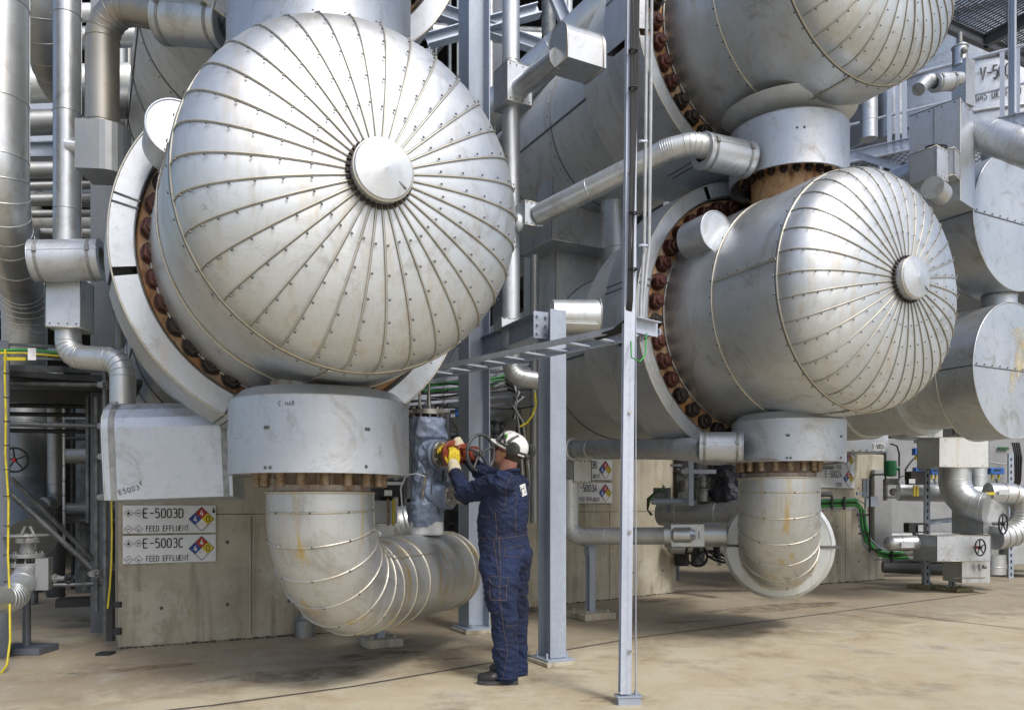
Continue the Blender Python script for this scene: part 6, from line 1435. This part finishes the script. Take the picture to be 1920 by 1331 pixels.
cap(mb, [TC+Z*1.40, shL, elL, wrL], [.06, .05, .04, .028]); cap(mb, [TC+Z*1.40, shR, elR, wrR], [.06, .05, .04, .028]); cap(mb, [TC+Z*.98, hipL, knL, anL], [.1, .08, .05, .04]); cap(mb, [TC+Z*.98, hipR, knR, anR], [.1, .08, .05, .04])
solidify(mb, 'body', M['skin'], person, .0055, 3)
mb = MB(); eball(hp(-.030, .008), .090, .080, .082); hair = mb.build('hair', M['hair'], person)
mb = MB(); 
for sg in (-1, 1): mb.ball(hp(-.006, -.016, .092*sg), .009, 8, 6)
mb.build('ear_plug', M['glove'], person)
mb = MB()
for sg in (-1, 1):
    n0 = len(mb.v); mb.ball((0, 0, 0), 1, 14, 8)
    for i in range(n0, len(mb.v)): v = mb.v[i]; mb.v[i] = hp(.086, -.004, .033*sg)+FH*v.x*.010+RH*v.y*.029+UH*v.z*.019
gl = mb.build('safety_glasses', M['lens'], person)
mb = MB()
for sg in (-1, 1): mb.tube([hp(.086, .004, .060*sg), hp(.03, .006, .078*sg), hp(-.02, .004, .084*sg)], .0035, 6)
mb.build('glasses_temple', M['cable'], gl)
# helmet
hc = hp(-.012, .040); UT = (UH*.97-FH*.14).normalized(); FT = (FH-UT*FH.dot(UT)).normalized()
mb = MB(); grid = []
for i in range(13):
    a = PI/2*i/12; row = []
    for k in range(49):
        b = 2*PI*k/48; rr_ = math.cos(a)**.85; ridge = .004*math.cos(b*2)**6
        row.append(hc+FT*math.cos(b)*(.132+ridge)*rr_+RH*math.sin(b)*.110*rr_+UT*(math.sin(a)**.9*.118+(.006 if abs(math.sin(b)) < .25 else 0)*math.cos(a)))
    grid.append(row)
mb.sheet(grid, True)
row2 = [hc+FT*math.cos(b)*(.140+(.045 if math.cos(b) > .5 else .012)*max(0, math.cos(b)))+RH*math.sin(b)*.118-UT*(.004+.014*max(0, math.cos(b))) for b in [2*PI*k/48 for k in range(49)]]
mb.sheet([grid[0], row2], True); mb.sheet([row2, [p_-UT*.007 for p_ in row2]], True); hel = mb.build('helmet', M['helmet'], person)
mb = MB(); mb.tube([hc+FT*math.cos(b)*.134+RH*math.sin(b)*.112+UT*.012 for b in [2*PI*k/40 for k in range(40)]], .0075, 6, closed=True); mb.tube([hc+RH*-.113+UT*.01+FT*.06, hc+RH*-.095+UT*.06+FT*.05, hc+RH*-.05+UT*.10+FT*.03], .008, 6); mb.build('helmet_strap', M['cable'], hel)
mb = MB(); mb.tube([hc+RH*-.110+UT*.04-FT*.01, hc+RH*-.085+UT*.078-FT*.02, hc+RH*-.04+UT*.108-FT*.03], .012, 8); mb.tube([hc+RH*-.105+UT*.03+FT*.075, hc+RH*-.08+UT*.075+FT*.06], .010, 8); mb.build('grey_fittings', M['muff'], hel)
mb = MB(); mb.tube(row2, .004, 6); mb.build('brim_edge', M['helmet'], hel)
for sg in (-1, 1):
    mb = MB(); c_ = hc-FT*.082+UT*.022+RH*.108*sg; mb.lathe(c_, RH*sg, [(-.01, .02), (-.01, .046), (.02, .054), (.045, .044), (.052, 0)], 24, cap=False); m_ = mb.build('ear_muff', M['muff'], person)
    mb = MB(); mb.tube([hc+RH*.116*sg-FT*.0+UT*.02, c_+RH*.02*sg+FT*.03, c_+RH*.03*sg], .006, 6); mb.build('muff_arm', M['castgrey'], m_)
mb = MB(); g2 = []
for i in range(9):
    a = -.9+1.8*i/8; g2.append([hc+FT*(.055+.04*math.cos(a)+h_*.012)+RH*math.sin(a)*.10+UT*(.095+h_*.095) for h_ in (0, .5, 1)])
mb.sheet(g2, True); mb.sheet([[p_+FT*.004 for p_ in r_] for r_ in g2], True); mb.tube([hc+RH*-.11+UT*.02, hc+RH*-.10+FT*.06+UT*.085], .009, 6); mb.tube([hc+RH*.11+UT*.02, hc+RH*.10+FT*.06+UT*.085], .009, 6); mb.build('raised_visor', M['cable'], hel)
mb = MB()
for k in range(7): a = 2*PI*k/7; mb.ball(hc+FT*(.035+.012*math.cos(a))-RH*.100+UT*(.072+.012*math.sin(a)), .007, 8, 6)
mb.build('green_sticker', M['sticker'], hel)
mb = MB(); mb.cyl(hc-FT*.135+UT*.0, hc-FT*.165-UT*.005, .022, 16); mb.build('rear_dial', M['muff'], hel)
# gloves
def hand(wr, d_, n_, thumb, curl, length=.095, mat='glove', spread=.021):
    d_ = d_.normalized(); n_ = (n_-d_*n_.dot(d_)).normalized(); s_ = d_.cross(n_)*thumb; mb = MB()
    for k in range(4): o_ = (k-1.5)*.021; cap(mb, [wr+s_*o_*.6+d_*.01, wr+s_*o_+d_*length*.55, wr+s_*o_*1.05+d_*length*(1-.06*abs(k-1))], [.019, .0185, .0155], 10)
    for k in range(4):
        L = [.045, .050, .046, .036][k]; o_ = (1.5-k)*spread; p_ = wr+s_*o_+d_*length*(.98-.05*abs(k-1)); ang = 0; pts = [p_]; rr_ = [.0135]
        for j, q in enumerate((1, .68, .52)):
            ang += curl[j]+.05*k*(j == 1); p_ = p_+(d_*math.cos(ang)+n_*math.sin(ang)+s_*(o_*.8))*L*q; pts.append(p_); rr_.append([.0125, .0115, .0100][j])
        cap(mb, pts, rr_, 10)
    p_ = wr+s_*.026+d_*.025; pts = [p_, p_+(s_*.7+d_*.5+n_*.4)*.035, p_+(s_*.85+d_*1.0+n_*1.1)*.042, p_+(s_*.75+d_*1.4+n_*1.9)*.046]; cap(mb, pts, [.018, .0155, .0135, .0115], 10)
    return mb
mb = hand(wrL+Z*.03, Vector((.02, .10, 1)), Vector((-.15, 1, -.1)), 1, (.35, .75, .6), .105); gL = solidify(mb, 'glove', M['glove'], person, .0038, 3, lambda p_, n_: noise.noise(p_*60)*.0012)
mb = hand(wrR+Z*.01, Vector((-.95, -.15, .12)), Vector((-.1, -.45, -.85)), -1, (.35, .55, .5)); gR = solidify(mb, 'glove', M['glove'], person, .0038, 3, lambda p_, n_: noise.noise(p_*60)*.0012)
for gl_, w0, dd in ((gL, wrL, (wrL-elL).normalized()), (gR, wrR, (wrR-elR).normalized())):
    mb = MB(); grid = []
    for i in range(8):
        t_ = i/7; r_ = .056-.010*t_; x, y = perp(dd); c_ = w0-dd*.055+(dd*.6+Z*.4)*.125*t_; grid.append([c_+(x*math.cos(2*PI*k/28)+y*math.sin(2*PI*k/28))*(r_+noise.noise(Vector((k*.6 if k < 28 else 0, t_*4, 2)))*.004) for k in range(29)])
    for r_ in grid: r_[-1] = r_[0]
    mb.sheet(grid, True); mb.build('glove_cuff', M['cuff'], gl_)
# boots
for an, fd in ((anL, Vector((-.97, .0, 0))), (anR, Vector((-.93, .15, 0)))):
    fd.normalize(); sd = Z.cross(fd); mb = MB(); a0_ = Vector((an.x, an.y, 0))-fd*.035
    def fl(x, z, y=0): return a0_+fd*x+Z*z+sd*y
    cap(mb, [fl(0, .055), fl(.07, .062), fl(.15, .055), fl(.215, .048)], [.043, .046, .044, .036]); cap(mb, [fl(.14, .05, .02), fl(.2, .044, .015)], [.036, .032]); cap(mb, [fl(.14, .05, -.02), fl(.2, .044, -.015)], [.036, .032]); cap(mb, [fl(.01, .06), fl(.03, .14)], [.046, .05])
    b_ = solidify(mb, 'boot', M['boot'], person, .006, 3, lambda p_, n_: (-min(0, p_.z-.016)) if False else noise.noise(p_*25)*.0015)
    mb = MB(); out = [(-.05, .012), (-.045, .032), (0, .042), (.07, .040), (.13, .052), (.19, .050), (.235, .030), (.25, .0)]; pl_ = out+[(x, -y) for x, y in out[::-1][1:]]
    mb.prism([(x, y) for x, y in pl_], a0_+Z*.002, fd, sd, Z*.028); mb.build('sole', M['sole'], b_)
